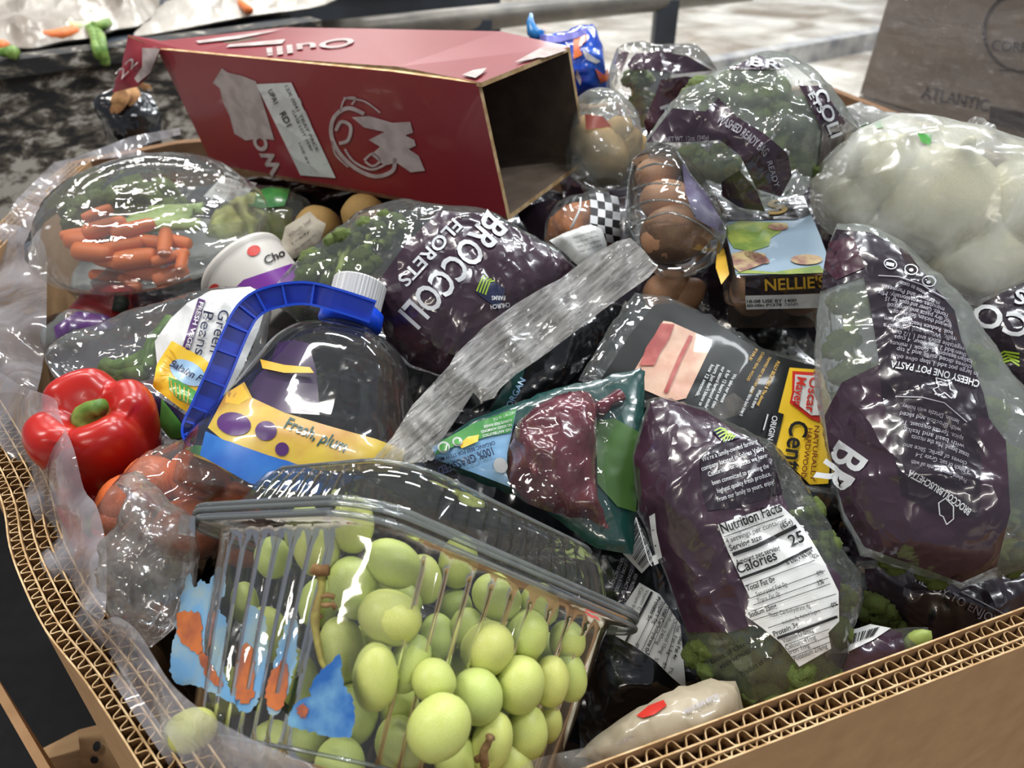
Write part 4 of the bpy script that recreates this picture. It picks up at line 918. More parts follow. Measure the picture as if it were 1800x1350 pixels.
ribbon(Vh, (-hw, -wt), (hw, -wt), (hw, 0), (-hw, 0)); ribbon(Vh, (-hw, 0), (-hw+wt, 0), (-hw+wt, hh), (-hw, hh)); ribbon(Vh, (hw-wt, 0), (hw, 0), (hw, hh), (hw-wt, hh))
Vh.out('grip', M['blue_plastic'], hd, False)
for i in range(7, nC-6, 3):
    sd, up = Fr[i]; t_ = nrm(C3[i+1]-C3[i-1])*.0007; c = C3[i]
    V, F = hexa([c-sd*hw-t_, c+sd*hw-t_, c+sd*hw+t_, c-sd*hw+t_, c-sd*hw-t_+up*hh*.9, c+sd*hw-t_+up*hh*.9, c+sd*hw+t_+up*hh*.9, c-sd*hw+t_+up*hh*.9]); obj('rib', V, F, M['blue_plastic'], hd, False)
jc = Cast(jv, lathe([(max(.5, r)*u, z*u) for r, z in prof], 64, sq)[1])
jc.panel('yellow_label', [(398, 692), (430, 672), (444, 700), (500, 726), (580, 750), (660, 772), (712, 792), (700, 830), (560, 828), (470, 800), (390, 772), (366, 752)], prin('yellow_fruit_label', hexc(198, 172, 66), .35, .5, .3, hexc(170, 120, 54), 26, .42, .68), jug, .0007)
jc.panel('blue_label', [(362, 758), (392, 772), (470, 800), (560, 826), (640, 838), (560, 870), (440, 850), (352, 800)], M['blue_print'], jug, .0007)
jc.panels('plum_picture', [disc_px((412, 746), 30, 20, 10), disc_px((468, 758), 19, 17, 0), disc_px((496, 790), 12, 12)], M['plum'], jug, .0012, 6)
jc.panels('back_label', [[(484, 598), (515, 594), (542, 600), (556, 650), (562, 726), (500, 722), (424, 704), (446, 660), (474, 630)]], M['plum'], jug, -.004, 10)
jc.panels('yellow_stripe', [[(458, 632), (500, 642), (545, 646), (552, 656), (500, 656), (462, 648)], [(400, 690), (426, 676), (440, 700), (420, 712), (396, 708)]], M['gold'], jug, .0008, 8)
jc.text([('Fresh, plum', (498, 752), (606, 796), 22, 'bi')], M['teal'], jug, .0012)
# ------------------------------------------------------------------ crumpled film lump
s = Sheet([(205, 852), (213, 832), (238, 828), (268, 848), (298, 880), (335, 905), (346, 960), (337, 1040), (305, 1110), (260, 1140), (220, 1112), (190, 1080), (180, 1010), (196, 950), (236, 905), (226, 872)], (262, 1000, .44), tilt(52), .036, .03, (.0055, .014), 51, stretch=1.3)
o = s.film('film_lump', M['lump_film'], None, .0032); tag(o, 'crumpled lump of greyish clear film left of the grape clamshell', 'plastic film')
# ------------------------------------------------------------------ broccoli bags
def stripes(poly, n, ang, rng=3):
    """bar-code bars across a quad given as 4 px corners (a-b is the long side)"""
    a, b, c, d = [np.array(p, float) for p in poly]; r = random.Random(rng); out = []; t = 0.03
    while t < .96:
        w = r.choice((.012, .02, .03))*30/n; p0, p1 = a+(b-a)*t, a+(b-a)*min(.98, t+w); q0, q1 = d+(c-d)*t, d+(c-d)*min(.98, t+w)
        out.append([tuple(p0), tuple(p1), tuple(q1), tuple(q0)]); t += w+r.choice((.012, .02, .035))*30/n
    return out
# middle bag
s = Sheet([(468, 525), (498, 490), (560, 430), (630, 376), (712, 352), (780, 372), (860, 375), (930, 415), (985, 445), (1012, 470), (960, 545), (900, 590), (870, 650), (832, 668), (770, 662), (720, 645), (665, 600), (600, 580), (530, 570)], (760, 500, .625), tilt(56), .048, .03, (.0035, .04), 61, ang=.9, stretch=2.0)
bg = mkbag('broccoli_bag', 'purple BROCCOLI FLORETS bag with clear end, in the middle behind the jug', 'bag', s, M['film'])
s.panel('purple_print', [(772, 372), (820, 376), (860, 377), (930, 417), (985, 447), (1008, 470), (958, 543), (898, 588), (868, 648), (832, 664), (770, 658), (722, 641), (680, 600), (662, 545), (662, 500), (690, 460), (716, 425)], M['purple'], bg)
s.text([('BROCCOLI', (858, 372), (700, 548), 50, 'b')], M['white_ink'], bg)
s.text([('FLORETS', (797, 383), (698, 490), 24, 'b')], M['white_ink'], bg, name='small_lettering')
s.panel('logo', [(848, 480), (888, 508), (878, 545), (838, 515)], M['navy'], bg, .0011); s.panels('logo_rows', [line_px([(838+k*5, 512+k*2), (846+k*5, 492+k), (852+k*6, 484+k*3)], 2.6) for k in range(4)], M['green_ink'], bg, .0017, 6)
s.text([('FARMS', (888, 520), (864, 520), 8, 'b'), ('CHURCH', (896, 532), (862, 536), 8, 'b')], M['white_ink'], bg, .0018, 'logo_lettering')
for (x, y, r, a) in ((560, 475, 46, 110), (612, 440, 42, 80), (655, 415, 40, 60), (640, 470, 40, 100), (590, 510, 40, 140), (530, 520, 36, 160), (690, 400, 32, 60)):
    p = s.inner(x, y, .022); floret(x, y, float((p-CAM)@FWD), r, a, 'broccoli floret in the clear end of the middle BROCCOLI FLORETS bag', 'florets in the middle bag', -.35 if x % 20 else .5)
# far bag
s = Sheet([(1062, 170), (1072, 115), (1084, 86), (1112, 82), (1155, 88), (1205, 95), (1262, 124), (1235, 160), (1175, 215), (1135, 262), (1118, 255), (1100, 215)], (1150, 165, .93), tilt(45), .05, .03, (.006, .04), 63, ang=.5)
bg = mkbag('broccoli_bag', 'farthest purple broccoli bag, beside the blue snack bag and red carton', 'bag', s, M['film'])
s.panel('purple_print', [(1080, 112), (1090, 90), (1106, 92), (1092, 128)], M['maroon'], bg); s.panel('purple_print', [(1100, 112), (1118, 94), (1160, 90), (1210, 99), (1252, 124), (1190, 130), (1140, 122), (1110, 124)], M['purple'], bg)
s.panel('purple_print', [(1162, 140), (1205, 134), (1245, 140), (1205, 175), (1170, 212), (1140, 245), (1132, 215), (1150, 170)], M['maroon'], bg); s.text([('R', (1160, 188), (1168, 210), 16, 'b')], M['white_ink'], bg)
for (x, y) in ((1120, 145), (1130, 185)):
    p = s.inner(x, y, .03); floret(x, y, float((p-CAM)@FWD), 30, 90, 'broccoli floret inside the farthest purple bag', 'florets in the farthest bag')
# upper right bag
s = Sheet([(1130, 255), (1168, 195), (1200, 158), (1242, 132), (1290, 118), (1332, 95), (1388, 108), (1440, 150), (1480, 200), (1516, 229), (1472, 268), (1434, 308), (1412, 345), (1340, 382), (1300, 368), (1262, 346), (1195, 300), (1140, 275)], (1320, 235, .675), tilt(42), .055, .035, (.006, .045), 64, ang=.7, stretch=2.0)
bg = mkbag('broccoli_bag', 'purple and clear broccoli bag reading WASHED READY BAG, above the egg cartons', 'bag', s, M['film_haze'])
s.panel('purple_print', [(1136, 250), (1182, 190), (1240, 196), (1263, 172), (1300, 208), (1345, 236), (1385, 270), (1392, 310), (1372, 346), (1330, 332), (1300, 272), (1265, 246), (1200, 250)], M['purple'], bg)
s.panel('purple_print', [(1276, 122), (1332, 98), (1386, 117), (1340, 122)], M['purple'], bg); s.panel('purple_print', [(1404, 150), (1438, 152), (1478, 202), (1512, 229), (1470, 258), (1438, 292), (1446, 232), (1424, 184)], M['purple'], bg)
s.panel('purple_print', [(1268, 320), (1300, 300), (1330, 335), (1345, 372), (1300, 365), (1270, 345)], M['purple'], bg)
s.text([('COLI', (1430, 162), (1462, 244), 22, 'b'), ('ETS', (1420, 166), (1440, 200), 13, 'b'), ('BR', (1318, 114), (1372, 122), 14, 'b')], M['white_ink'], bg)
s.text([('WASHED READY BAG', (1258, 214), (1344, 276), 16, 'b c6')], M['grey_ink'], bg, name='small_lettering'); s.text([('NET WT. 12oz. (340g)', (1170, 249), (1246, 246), 9), ('READY', (1348, 285), (1362, 330), 10)], M['grey_ink'], bg, name='weight_lettering')
for (x, y, r, a) in ((1335, 170, 56, 100), (1395, 215, 50, 60), (1290, 160, 42, 120), (1410, 275, 44, 30), (1350, 215, 44, 80), (1215, 285, 36, 150), (1268, 290, 38, 200), (1230, 165, 34, 120)):
    p = s.inner(x, y, .028); floret(x, y, float((p-CAM)@FWD), r, a, 'broccoli floret inside the WASHED READY BAG bag', 'florets in the upper right bag')
# bag far right, half hidden
s = Sheet([(1690, 575), (1725, 525), (1790, 490), (1850, 470), (1880, 560), (1860, 760), (1790, 720), (1730, 650)], (1780, 600, .60), tilt(55), .03, .03, (.004, .04), 65)
bg = mkbag('broccoli_bag', 'dark purple bag lettered upside down, half hidden under the onion bag', 'bag', s, M['film']); s.panel('purple_print', [(1702, 578), (1728, 532), (1790, 500), (1846, 480), (1868, 560), (1850, 740), (1790, 700), (1740, 640)], M['purple_dark'], bg)
s.text([('CCO', (1862, 572), (1716, 530), 42, 'b'), ('S', (1806, 512), (1786, 508), 26, 'b')], M['white_ink'], bg); s.panels('logo_rows', [line_px([(1750+k*4, 628+k*3), (1765+k*4, 618+k*5), (1792, 622+k*7)], 3.4) for k in range(4)], M['green_ink'], bg, .0012, 8)
# lower right dark bag
s = Sheet([(1505, 985), (1600, 990), (1820, 1000), (1850, 1090), (1740, 1140), (1640, 1165), (1560, 1110), (1515, 1050)], (1680, 1070, .555), tilt(62), .03, .03, (.005, .04), 66)
bg = mkbag('broccoli_bag', 'very dark purple bag reading READY TO ENJOY, lowest by the near rim', 'bag', s, M['film']); s.panel('purple_print', [(1520, 1000), (1600, 996), (1820, 1006), (1840, 1088), (1740, 1132), (1645, 1155), (1568, 1105), (1525, 1050)], M['purple_dark'], bg)
s.text([('READY TO ENJOY', (1608, 1022), (1752, 1100), 16)], M['grey_ink'], bg); s.panels('print_line', [line_px([(1690, 1040), (1740, 1066), (1790, 1092)], 2)], M['grey_ink'], bg, .0012)
for (x, y, r) in ((1535, 1075, 38), (1555, 1100, 34)): floret(x, y, .535, r, 90, 'yellowish broccoli floret between the nutrition bag and the READY TO ENJOY bag', 'loose looking florets by the near rim')
# recipe bag at right
s = Sheet([(1470, 393), (1530, 405), (1592, 440), (1652, 510), (1702, 580), (1745, 660), (1792, 730), (1850, 775), (1870, 960), (1790, 1010), (1690, 1033), (1620, 1012), (1512, 976), (1480, 900), (1452, 760), (1433, 680), (1436, 560), (1445, 490), (1455, 430)], (1610, 720, .525), tilt(54, 6), .050, .035, (.0045, .045), 67, ang=1.2, stretch=2.4)
bg = mkbag('broccoli_bag', 'tall purple broccoli bag with white upside down recipe print, at the right', 'bag', s, M['film_haze'])
s.panel('purple_print', [(1470, 403), (1530, 409), (1590, 443), (1648, 512), (1677, 546), (1690, 600), (1728, 690), (1738, 735), (1640, 730), (1550, 704), (1546, 640), (1531, 545), (1518, 486), (1442, 512), (1453, 440)], M['purple_dark'], bg)
s.panel('purple_print', [(1449, 730), (1480, 672), (1546, 640), (1550, 704), (1640, 730), (1738, 735), (1768, 775), (1776, 900), (1752, 996), (1690, 1024), (1602, 992), (1520, 962), (1484, 900), (1457, 790)], M['purple'], bg)
s.panel('dark_panel', [(1552, 700), (1640, 727), (1716, 728), (1724, 800), (1722, 910), (1640, 900), (1585, 870), (1570, 790)], M['purple_dark'], bg, .0010)
s.panel('maroon_corner_print', [(1448, 470), (1458, 425), (1500, 415), (1520, 470), (1470, 492)], M['maroon'], bg, .0010)  # maroon corner of the bag print
rec = [('In large pot add 1 tbsp olive oil, 3', (1719, 655), (1567, 622)), ('cloves diced garlic and 2 tsp', (1708, 643), (1577, 610)), ('Italian seasoning. Cook 1 minute', (1709, 633), (1565, 599)), ('then add 2 tbsp flour, 4 cups', (1699, 622), (1573, 589)), ('vegetable stock and 1 1/2 cups', (1696, 611), (1567, 579)), ('milk. Whisk and bring to a', (1680, 594), (1553, 568)), ('boil. Reduce heat to medium', (1674, 583), (1555, 556)), ('low and thicken. Stir in 8 oz', (1672, 572), (1571, 544)), ('of dry pasta and Broccoli', (1668, 562), (1561, 532)), ('Florets. Cover and cook for 15', (1666, 552), (1557, 521)), ('minutes occasionally. Mix', (1660, 541), (1544, 510)), ('in pepper and Parmesan', (1652, 531), (1551, 500)), ('cheese to taste', (1632, 517), (1584, 494))]
s.text([(a, b, c, 8.2, 'c-3') for a, b, c in rec], M['grey_ink'], bg, name='recipe_lettering')
s.text([('CHEESY ONE POT PASTA', (1722, 670), (1567, 634), 12.5, 'b c-4'), ('BROCCOLI BRUSCHETTA', (1708, 896), (1600, 826), 13, 'b c-4')], M['white_ink'], bg)
rec2 = [('Preheat oven and mix oil with', (1700, 842), (1603, 808)), ('a pinch of salt. Grate 3-4', (1704, 828), (1611, 795)), ('cloves of garlic. Slice and', (1700, 812), (1589, 779)), ('toast bread. Mix the ricotta', (1704, 798), (1603, 764)), ('with basil and Italian', (1696, 782), (1586, 750)), ('spice. Spread on toast. Top', (1694, 768), (1579, 737)), ('with Broccoli and sliced', (1690, 753), (1583, 723)), ('lemon. Drizzle with honey', (1686, 738), (1587, 710))]
s.text([(a, b, c, 8.5, 'c-3') for a, b, c in rec2], M['grey_ink'], bg, name='recipe_lettering')
s.text([('BR', (1476, 774), (1430, 840), 64, 'b')], M['white_ink'], bg, name='large_lettering')
s.panels('print_line', [line_px([(1544, 484), (1580, 486), (1620, 500), (1662, 526)], 1.8), line_px([(1576, 697), (1620, 698), (1660, 708), (1700, 742)], 1.8)], M['grey_ink'], bg, .0012, 7)
def ringpoly(c, r, w, n=18):
    o = disc_px(c, r, r*.75, 20, n); i = disc_px(c, r-w, (r-w)*.75, 20, n); return o+[o[0], i[0]]+i[::-1]
s.panels('icon', sum([ring_px((x, y), 12, 9, 1.8, 20) for x, y in ((1565, 464), (1601, 474), (1632, 495))], [])+[disc_px((1601, 475), 4, 3, 0, 8), disc_px((1632, 496), 4, 3, 0, 8), [(1558, 460), (1572, 463), (1571, 469), (1557, 466)]]+[line_px([(1645, 664), (1668, 670), (1670, 684), (1682, 690), (1672, 700), (1660, 690)], 2.0), line_px([(1660, 690), (1650, 696), (1640, 684), (1650, 680), (1645, 664)], 2.0), line_px([(1652, 905), (1650, 884), (1662, 876), (1676, 890), (1676, 912), (1664, 922)], 2.2), line_px([(1664, 922), (1658, 908), (1652, 905)], 2.0)], M['white_ink'], bg, .0012, 6)
for (x, y, r, a) in ((1506, 545, 50, 80), (1482, 610, 36, 130), (1504, 665, 46, 100), (1760, 820, 50, 20), (1735, 730, 40, 30), (1790, 900, 50, 0), (1780, 970, 46, -30), (1640, 1005, 36, -80), (1570, 985, 30, -90), (1720, 640, 36, 30)):
    p = s.inner(x, y, .026); floret(x, y, float((p-CAM)@FWD), r, a, 'broccoli floret inside the tall recipe bag at the right', 'florets in the recipe bag', -.4 if y == 540 else .3)
# nutrition facts bag
s = Sheet([(1138, 702), (1165, 697), (1240, 720), (1302, 758), (1370, 798), (1402, 836), (1440, 900), (1472, 975), (1512, 1000), (1516, 1030), (1504, 1085), (1492, 1130), (1478, 1190), (1440, 1245), (1380, 1268), (1305, 1262), (1250, 1200), (1206, 1112), (1170, 1010), (1122, 900), (1111, 800)], (1310, 980, .50), tilt(56), .042, .035, (.0042, .04), 68, ang=1.0, stretch=2.2)
bg = mkbag('broccoli_bag', 'purple broccoli bag with white Nutrition Facts panel, standing at the near rim', 'bag', s, M['film'])
s.panel('purple_print', [(1144, 706), (1166, 700), (1240, 723), (1300, 762), (1345, 798), (1368, 850), (1382, 885), (1402, 935), (1445, 985), (1478, 1012), (1474, 1080), (1400, 1102), (1330, 1098), (1280, 1112), (1208, 1112), (1172, 1008), (1124, 898), (1114, 802)], M['purple'], bg)
s.panel('dark_panel', [(1232, 792), (1262, 780), (1330, 770), (1356, 800), (1372, 852), (1376, 868), (1290, 892), (1244, 898), (1232, 850)], M['purple_dark'], bg, .0010)
fam = [("We're a family-owned farming", (1235, 812), (1332, 779)), ('company located in Salinas Valley', (1234, 828), (1344, 791)), ('California. For decades we have', (1246, 838), (1348, 804)), ('been committed to growing the', (1253, 853), (1352, 822)), ('highest quality fresh produce.', (1262, 867), (1356, 836)), ('From our family to yours, enjoy!', (1262, 882), (1362, 850))]
s.text([(a, b, c, 9) for a, b, c in fam], M['white_ink'], bg, name='story_lettering')
s.panels('logo', [[(1252, 756), (1268, 749), (1302, 768), (1272, 779)]], M['navy'], bg, .0011); s.panels('logo_rows', [line_px([(1256+k*4, 757+k*5), (1266+k*4, 752+k*4.5), (1276+k*5, 755+k*4)], 2.4) for k in range(4)]+[line_px([(1278+k*5, 758+k*2.5), (1272+k*5, 776-k*1.5)], 2.0) for k in range(4)], M['green_ink'], bg, .0017, 6)
s.panels('letter_print', [[(1141, 908), (1151, 902), (1154, 935), (1164, 980), (1154, 985), (1146, 945)], [(1146, 978), (1154, 974), (1158, 990), (1150, 994)], line_px([(1118, 910), (1140, 985), (1146, 995)], 1.8)], M['white_ink'], bg, .0012)
nf = s.panel('nutrition_panel', [(1261, 922), (1370, 886), (1398, 912), (1422, 943), (1436, 966), (1450, 990), (1474, 1040), (1475, 1092), (1456, 1112), (1461, 1140), (1405, 1172), (1372, 1130), (1340, 1104), (1310, 1082), (1318, 1050), (1298, 1008), (1280, 970)], M['label_white'], bg, .0011, 8)
s.text([('Nutrition Facts', (1270, 938), (1376, 898), 19, 'b'), ('4 servings per container', (1277, 956), (1384, 917), 10), ('Serving size', (1284, 969), (1340, 948), 11, 'b'), ('(85g)', (1374, 930), (1394, 920), 10, 'b'), ('Amount per serving', (1295, 994), (1372, 966), 10, 'b'), ('Calories', (1298, 1009), (1367, 983), 19, 'b'), ('25', (1391, 961), (1416, 950), 21, 'b'), ('% Daily Value*', (1383, 994), (1431, 972), 8, 'b'),
    ('Total Fat 0g', (1313, 1039), (1363, 1022), 10, 'b'), ('0%', (1429, 982), (1440, 978), 8, 'b'), ('Saturated Fat 0g', (1330, 1049), (1384, 1030), 9), ('0%', (1437, 1012), (1448, 1008), 8), ('Trans Fat 0g', (1332, 1060), (1372, 1046), 8, 'i'), ('1%', (1439, 1029), (1449, 1025), 9, 'b'), ('Sodium 25mg', (1318, 1086), (1366, 1068), 9.5, 'b'), ('0%', (1462, 1068), (1473, 1064), 8, 'b'), ('Total Carbohydrate 4g', (1352, 1086), (1425, 1068), 8), ('Includes 0g Added Sugars', (1376, 1098), (1442, 1076), 7), ('Protein 3g', (1361, 1119), (1404, 1101), 9.5, 'b'), ('Vitamin D 0mcg', (1377, 1131), (1431, 1110), 9), ('Calcium 41mg', (1382, 1143), (1435, 1123), 9), ('Iron 1mg', (1389, 1151), (1424, 1137), 9), ('Potassium 276mg', (1397, 1162), (1455, 1139), 9)], M['black_ink'], nf, .0018, 'facts_lettering')
s.panels('rule', [line_px(p, w) for p, w in (([(1272, 944), (1378, 906)], 1.5), ([(1288, 975), (1330, 960), (1400, 925)], 7), ([(1302, 1017), (1365, 994), (1428, 962)], 5), ([(1310, 1030), (1432, 985)], 1.2), ([(1318, 1052), (1450, 1003)], 1.2), ([(1324, 1064), (1456, 1016)], 1.2), ([(1320, 1075), (1460, 1026)], 1.2), ([(1322, 1091), (1470, 1044)], 1.2), ([(1350, 1104), (1474, 1062)], 1.2), ([(1366, 1122), (1410, 1107), (1472, 1084)], 5), ([(1380, 1134), (1458, 1106)], 1), ([(1386, 1146), (1460, 1118)], 1), ([(1392, 1155), (1461, 1128)], 1))], M['black_ink'], nf, .0018, 7)
s.text([('Best if Used by', (1252, 1168), (1338, 1120), 9), ('KEEP REFRIGERATED', (1268, 1176), (1352, 1128), 7, 'b'), ('Product of America', (1305, 1190), (1376, 1146), 10)], M['black_ink'], bg, .0012, 'film_lettering')
for (x, y, r, a) in ((1390, 1195, 78, 100), (1325, 1215, 60, 150), (1255, 1140, 56, 140), (1335, 1150, 56, 90), (1440, 1200, 56, 40), (1424, 900, 30, 20), (1452, 958, 30, 10), (1484, 1050, 26, 0), (1472, 1110, 30, 0), (1300, 1170, 44, 110)):
    p = s.inner(x, y, .017 if y > 1120 else .014); floret(x, y, float((p-CAM)@FWD), r, a, 'green broccoli floret inside the Nutrition Facts bag', 'florets in the nutrition bag', .7)
# small bag with bar code at the near rim
s = Sheet([(1436, 1210), (1448, 1160), (1462, 1118), (1530, 1096), (1570, 1104), (1632, 1102), (1637, 1150), (1570, 1200), (1480, 1222)], (1535, 1150, .475), tilt(58), .018, .02, (.003, .03), 69)
bg = mkbag('broccoli_bag', 'corner of a purple bag with bar code poking up over the near rim', 'bag', s, M['film']); s.panel('purple_print', [(1442, 1205), (1456, 1150), (1490, 1145), (1530, 1125), (1562, 1106), (1585, 1112), (1594, 1160), (1560, 1196), (1480, 1216)], M['purple'], bg)
bcp = s.panel('bar_code_panel', [(1460, 1120), (1530, 1097), (1566, 1104), (1536, 1124), (1486, 1148), (1456, 1150)], M['label_white'], bg, .0012); s.panels('bars', stripes([(1468, 1122), (1552, 1100), (1540, 1116), (1472, 1140)], 26, 0), M['black_ink'], bcp, .0018, 8)
sv, sf = ico(2); sv = sv*(1+.2*np.array([mnoise.noise(Vector((v*2).tolist())) for v in sv]))[:, None]
tag(obj('broccoli_stalk', s.inner(1612, 1132, .006)+sv*[.0085, .006, .014], sf, M['stalk'], None), 'pale green broccoli stalk chunk in the bag corner with the bar code', 'broccoli')

# ------------------------------------------------------------------ far things: snack bag, potatoes, bread, eggs, onions
M['snack_blue'] = prin('shiny_blue_snack_film', hexc(24, 70, 190), .18, .6, .6, hexc(30, 90, 200), 20, bump=(40, .4, .004, 2, 1))
s = Sheet([(948, 60), (985, 62), (1045, 43), (1060, 85), (1066, 130), (1076, 172), (1035, 182), (1000, 180), (960, 120)], (1020, 115, .98), tilt(35), .03, .03, (.006, .03), 71, round_=False)
o = mkbag('snack_bag', 'shiny blue snack bag with orange print behind the red carton', 'bag', s, M['snack_blue'], fname='bag_film'); s.panel('lavender_print', [(948, 62), (985, 63), (1044, 45), (1030, 62), (985, 74), (955, 76)], prin('lavender_print', hexc(120, 120, 200), .3), o)
s.panels('orange_print', [[(1008, 70), (1032, 60), (1030, 72), (1018, 84), (1024, 96), (1008, 104)], [(1046, 120), (1062, 132), (1068, 118), (1072, 140), (1056, 146)]], M['orange_print'], o); s.panels('white_print', [[(1022, 84), (1040, 98), (1056, 108), (1048, 112), (1030, 104)], [(1014, 120), (1022, 140), (1020, 150), (1012, 136)]], M['white_ink'], o)
V, F = tube([P(950, 66, .99), P(936, 55, .99), P(932, 38, .99), P(934, 24, .99)], [.010, .008, .005, .002], 8); obj('twisted_end', V, F, prin('cyan_film', hexc(40, 130, 200), .25, .6), o)
s = Sheet([(1000, 190), (1030, 172), (1085, 166), (1122, 210), (1132, 262), (1112, 330), (1030, 335), (995, 300)], (1065, 250, .82), tilt(45), .05, .03, (.004, .04), 72)
o = mkbag('potato_bag', 'clear bag of potatoes behind the open end of the red carton', 'bag', s, M['film_haze']); s.panels('red_print', [[(1028, 200), (1060, 205), (1075, 222), (1030, 228)]], prin('faded_red_print', hexc(150, 80, 70), .4), o)
for k, (x, y, r) in enumerate(((1062, 275, 46), (1112, 262, 32), (1030, 240, 34), (1085, 235, 30))):
    tag(inst('potato', POTATO[k % 2], None, s.inner(x, y, .040), rot_to((.3*k-.4, .5, .8), k)*(r*.84/FPX)@np.diag([.85, .9, 1.05])), 'golden brown potato in the clear bag behind the red carton', 'potato', 'potatoes in the clear bag')
M['bread'] = prin('orange_brown_crust', hexc(178, 106, 48), .5, .3, 0, hexc(110, 64, 34), 24, .4, .7)
s = Sheet([(955, 425), (962, 380), (990, 352), (1035, 338), (1070, 338), (1092, 380), (1095, 425), (1060, 460), (1000, 450)], (1025, 395, .72), tilt(50), .03, .03, (.003, .03), 73)
o = mkbag('bread_pack', 'clear pack of orange brown buns with black and white checkered print', 'bread', s, M['film'])
s.panel('bun', [(958, 422), (966, 385), (992, 362), (1036, 352), (1040, 385), (1020, 420), (980, 432)], M['bread'], o, -.006); s.panel('bun', [(1048, 405), (1075, 402), (1090, 425), (1062, 452), (1040, 435)], M['bread'], o, -.006)
ck = []; ckb = []
for i in range(4):
    for j in range(6):
        f_ = lambda a, b: (1034+a*13+b*1.2+2*math.sin(b), 336+b*14+a*2.5)
        q = [f_(i, j), f_(i+1, j), f_(i+1, j+1), f_(i, j+1)]; (ck if (i+j) % 2 else ckb).append(q)
s.panels('white_check', ck, M['white_ink'], o, .001); s.panels('black_check', ckb, M['black_ink'], o, .001)
s.panels('dashes', [[(985+k*11, 352-k*2), (993+k*11, 349-k*2), (988+k*11, 359-k*2), (981+k*11, 362-k*2)] for k in range(4)], M['black_ink'], o, .001)
V, F = tube(catmull([s.surf([(1020, 352)])[0]+[0, -.002, .003], s.surf([(1018, 372)])[0]+[0, -.004, .004], s.surf([(1010, 390)])[0]+[0, -.003, .003], s.surf([(1004, 402)])[0]], False, 4), .0011, 6); obj('white_tie', V, F, M['white_ink'], o)
s = Sheet([(965, 422), (1000, 408), (1038, 394), (1062, 412), (1068, 440), (1045, 475), (1018, 470), (995, 448)], (1020, 435, .665), tilt(50, 10), .012, .008, (.005, .025), 74, round_=False)
o = s.film('crumpled_label', M['label_white'], None, .003); tag(o, 'crumpled white printed label above the end of the grey film strip', 'label')
s.text([('NUTRITION FACTS PER SERVING', (1008, 420), (1048, 408), 4), ('Total fat sugars fiber iron', (1012, 428), (1052, 416), 4), ('INGREDIENTS enriched flour', (1016, 436), (1056, 424), 4), ('water sugar salt soy oil', (1020, 444), (1058, 432), 4)], M['black_ink'], o)
# egg cartons
s = Sheet([(1108, 282), (1140, 268), (1185, 272), (1232, 330), (1275, 395), (1278, 420), (1258, 462), (1205, 480), (1142, 462), (1100, 390)], (1185, 380, .665), tilt(52, 8), .035, .05, (.0025, .02), 75, bumps=[(1185, 415, .022, .012), (1160, 350, .02, .01), (1150, 315, .02, .01)])
eg = mkbag('egg_carton', 'open looking clear plastic carton of brown eggs, left of the boxed one', 'egg carton', s, M['clam'], sp=.0035)
s.panel('purple_label', [(1198, 290), (1232, 330), (1272, 394), (1276, 414), (1222, 384), (1205, 340)], prin('grey_purple_label', hexc(92, 84, 110), .2, .6, .6, hexc(130, 128, 150), 30), eg)
for k, pts in enumerate(([(1112, 284), (1104, 330), (1102, 388), (1130, 440)], [(1186, 274), (1232, 332), (1274, 396), (1258, 460)], [(1118, 300), (1150, 288), (1186, 292)], [(1112, 332), (1150, 322), (1196, 326)], [(1108, 366), (1150, 352), (1204, 358), (1222, 380)], [(1110, 396), (1140, 384), (1180, 374), (1226, 392), (1262, 420)])):
    V, F = tube(s.surf(catmull(pts, False, 5), .0005), .0009, 6); obj('moulded_edge', V, F, M['clam_edge'], eg)
for k, (x, y, r, dp, a) in enumerate(((1190, 410, 66, .024, 14), (1170, 350, 46, .040, 10), (1156, 306, 40, .044, 10), (1224, 386, 38, .05, 10))):
    p = s.inner(x, y, dp); t = float((p-CAM)@FWD)
    tag(inst('brown_egg', EGG, None, p, rot_to(axis_px(x, y, t, a, .3), k)*(r*t/FPX)), 'brown egg inside the left clear egg carton', 'egg', 'eggs in the left carton')
for k, (x, y, r) in enumerate(((1172, 510, 46), (1205, 520, 40))):
    tag(inst('brown_egg', EGG, None, P(x, y, .70), rot_to((.6, .1, .5), k)*(r*.68/FPX)), 'brown egg in shadow below the left egg carton, behind the bacon pack', 'egg', 'eggs in shadow')
# boxed egg carton
def nel(a, b, c):
    O = np.array([.1695, .5395, .9845]); X = np.array([.9837, -.1475, .1028])*.082; Y = np.array([.1409, .9876, .0687])*.150; Z = np.array([-.1117, -.053, .9923])*.052
    return O+X*a+Y*b+Z*(c-1)
ne = thing('egg_carton', 'clear egg carton with purple front band and colourful lid picture, behind the recipe bag', 'egg carton', nel(.5, .5, -.02))
Vn = []; nr_ = []
for (c, ins) in ((0.0, .06), (.06, .03), (.45, .03), (.5, -.02), (.55, -.02), (.6, .02), (.92, .05), (.98, .08)):
    ring = []
    for (x, y) in ((0, 0), (1, 0), (1, 1), (0, 1)):
        for k in range(5):
            th_ = {(0, 0): math.pi, (1, 0): 1.5*math.pi, (1, 1): 0, (0, 1): .5*math.pi}[(x, y)]+k*math.pi/8; r = .10
            cx = (ins+r) if x == 0 else (1-ins-r); cy = (ins*.5+r*.6) if y == 0 else (1-ins*.5-r*.6); ring.append(nel(cx+r*math.cos(th_), cy+r*.6*math.sin(th_), c))
    Vn += ring
n_ = 20; Fn = [(i*n_+j, i*n_+(j+1) % n_, (i+1)*n_+(j+1) % n_, (i+1)*n_+j) for i in range(7) for j in range(n_)]+[tuple(range(n_))[::-1], tuple(7*n_+j for j in range(n_))]
obj('carton_shell', Vn, Fn, M['clam'], ne, False)
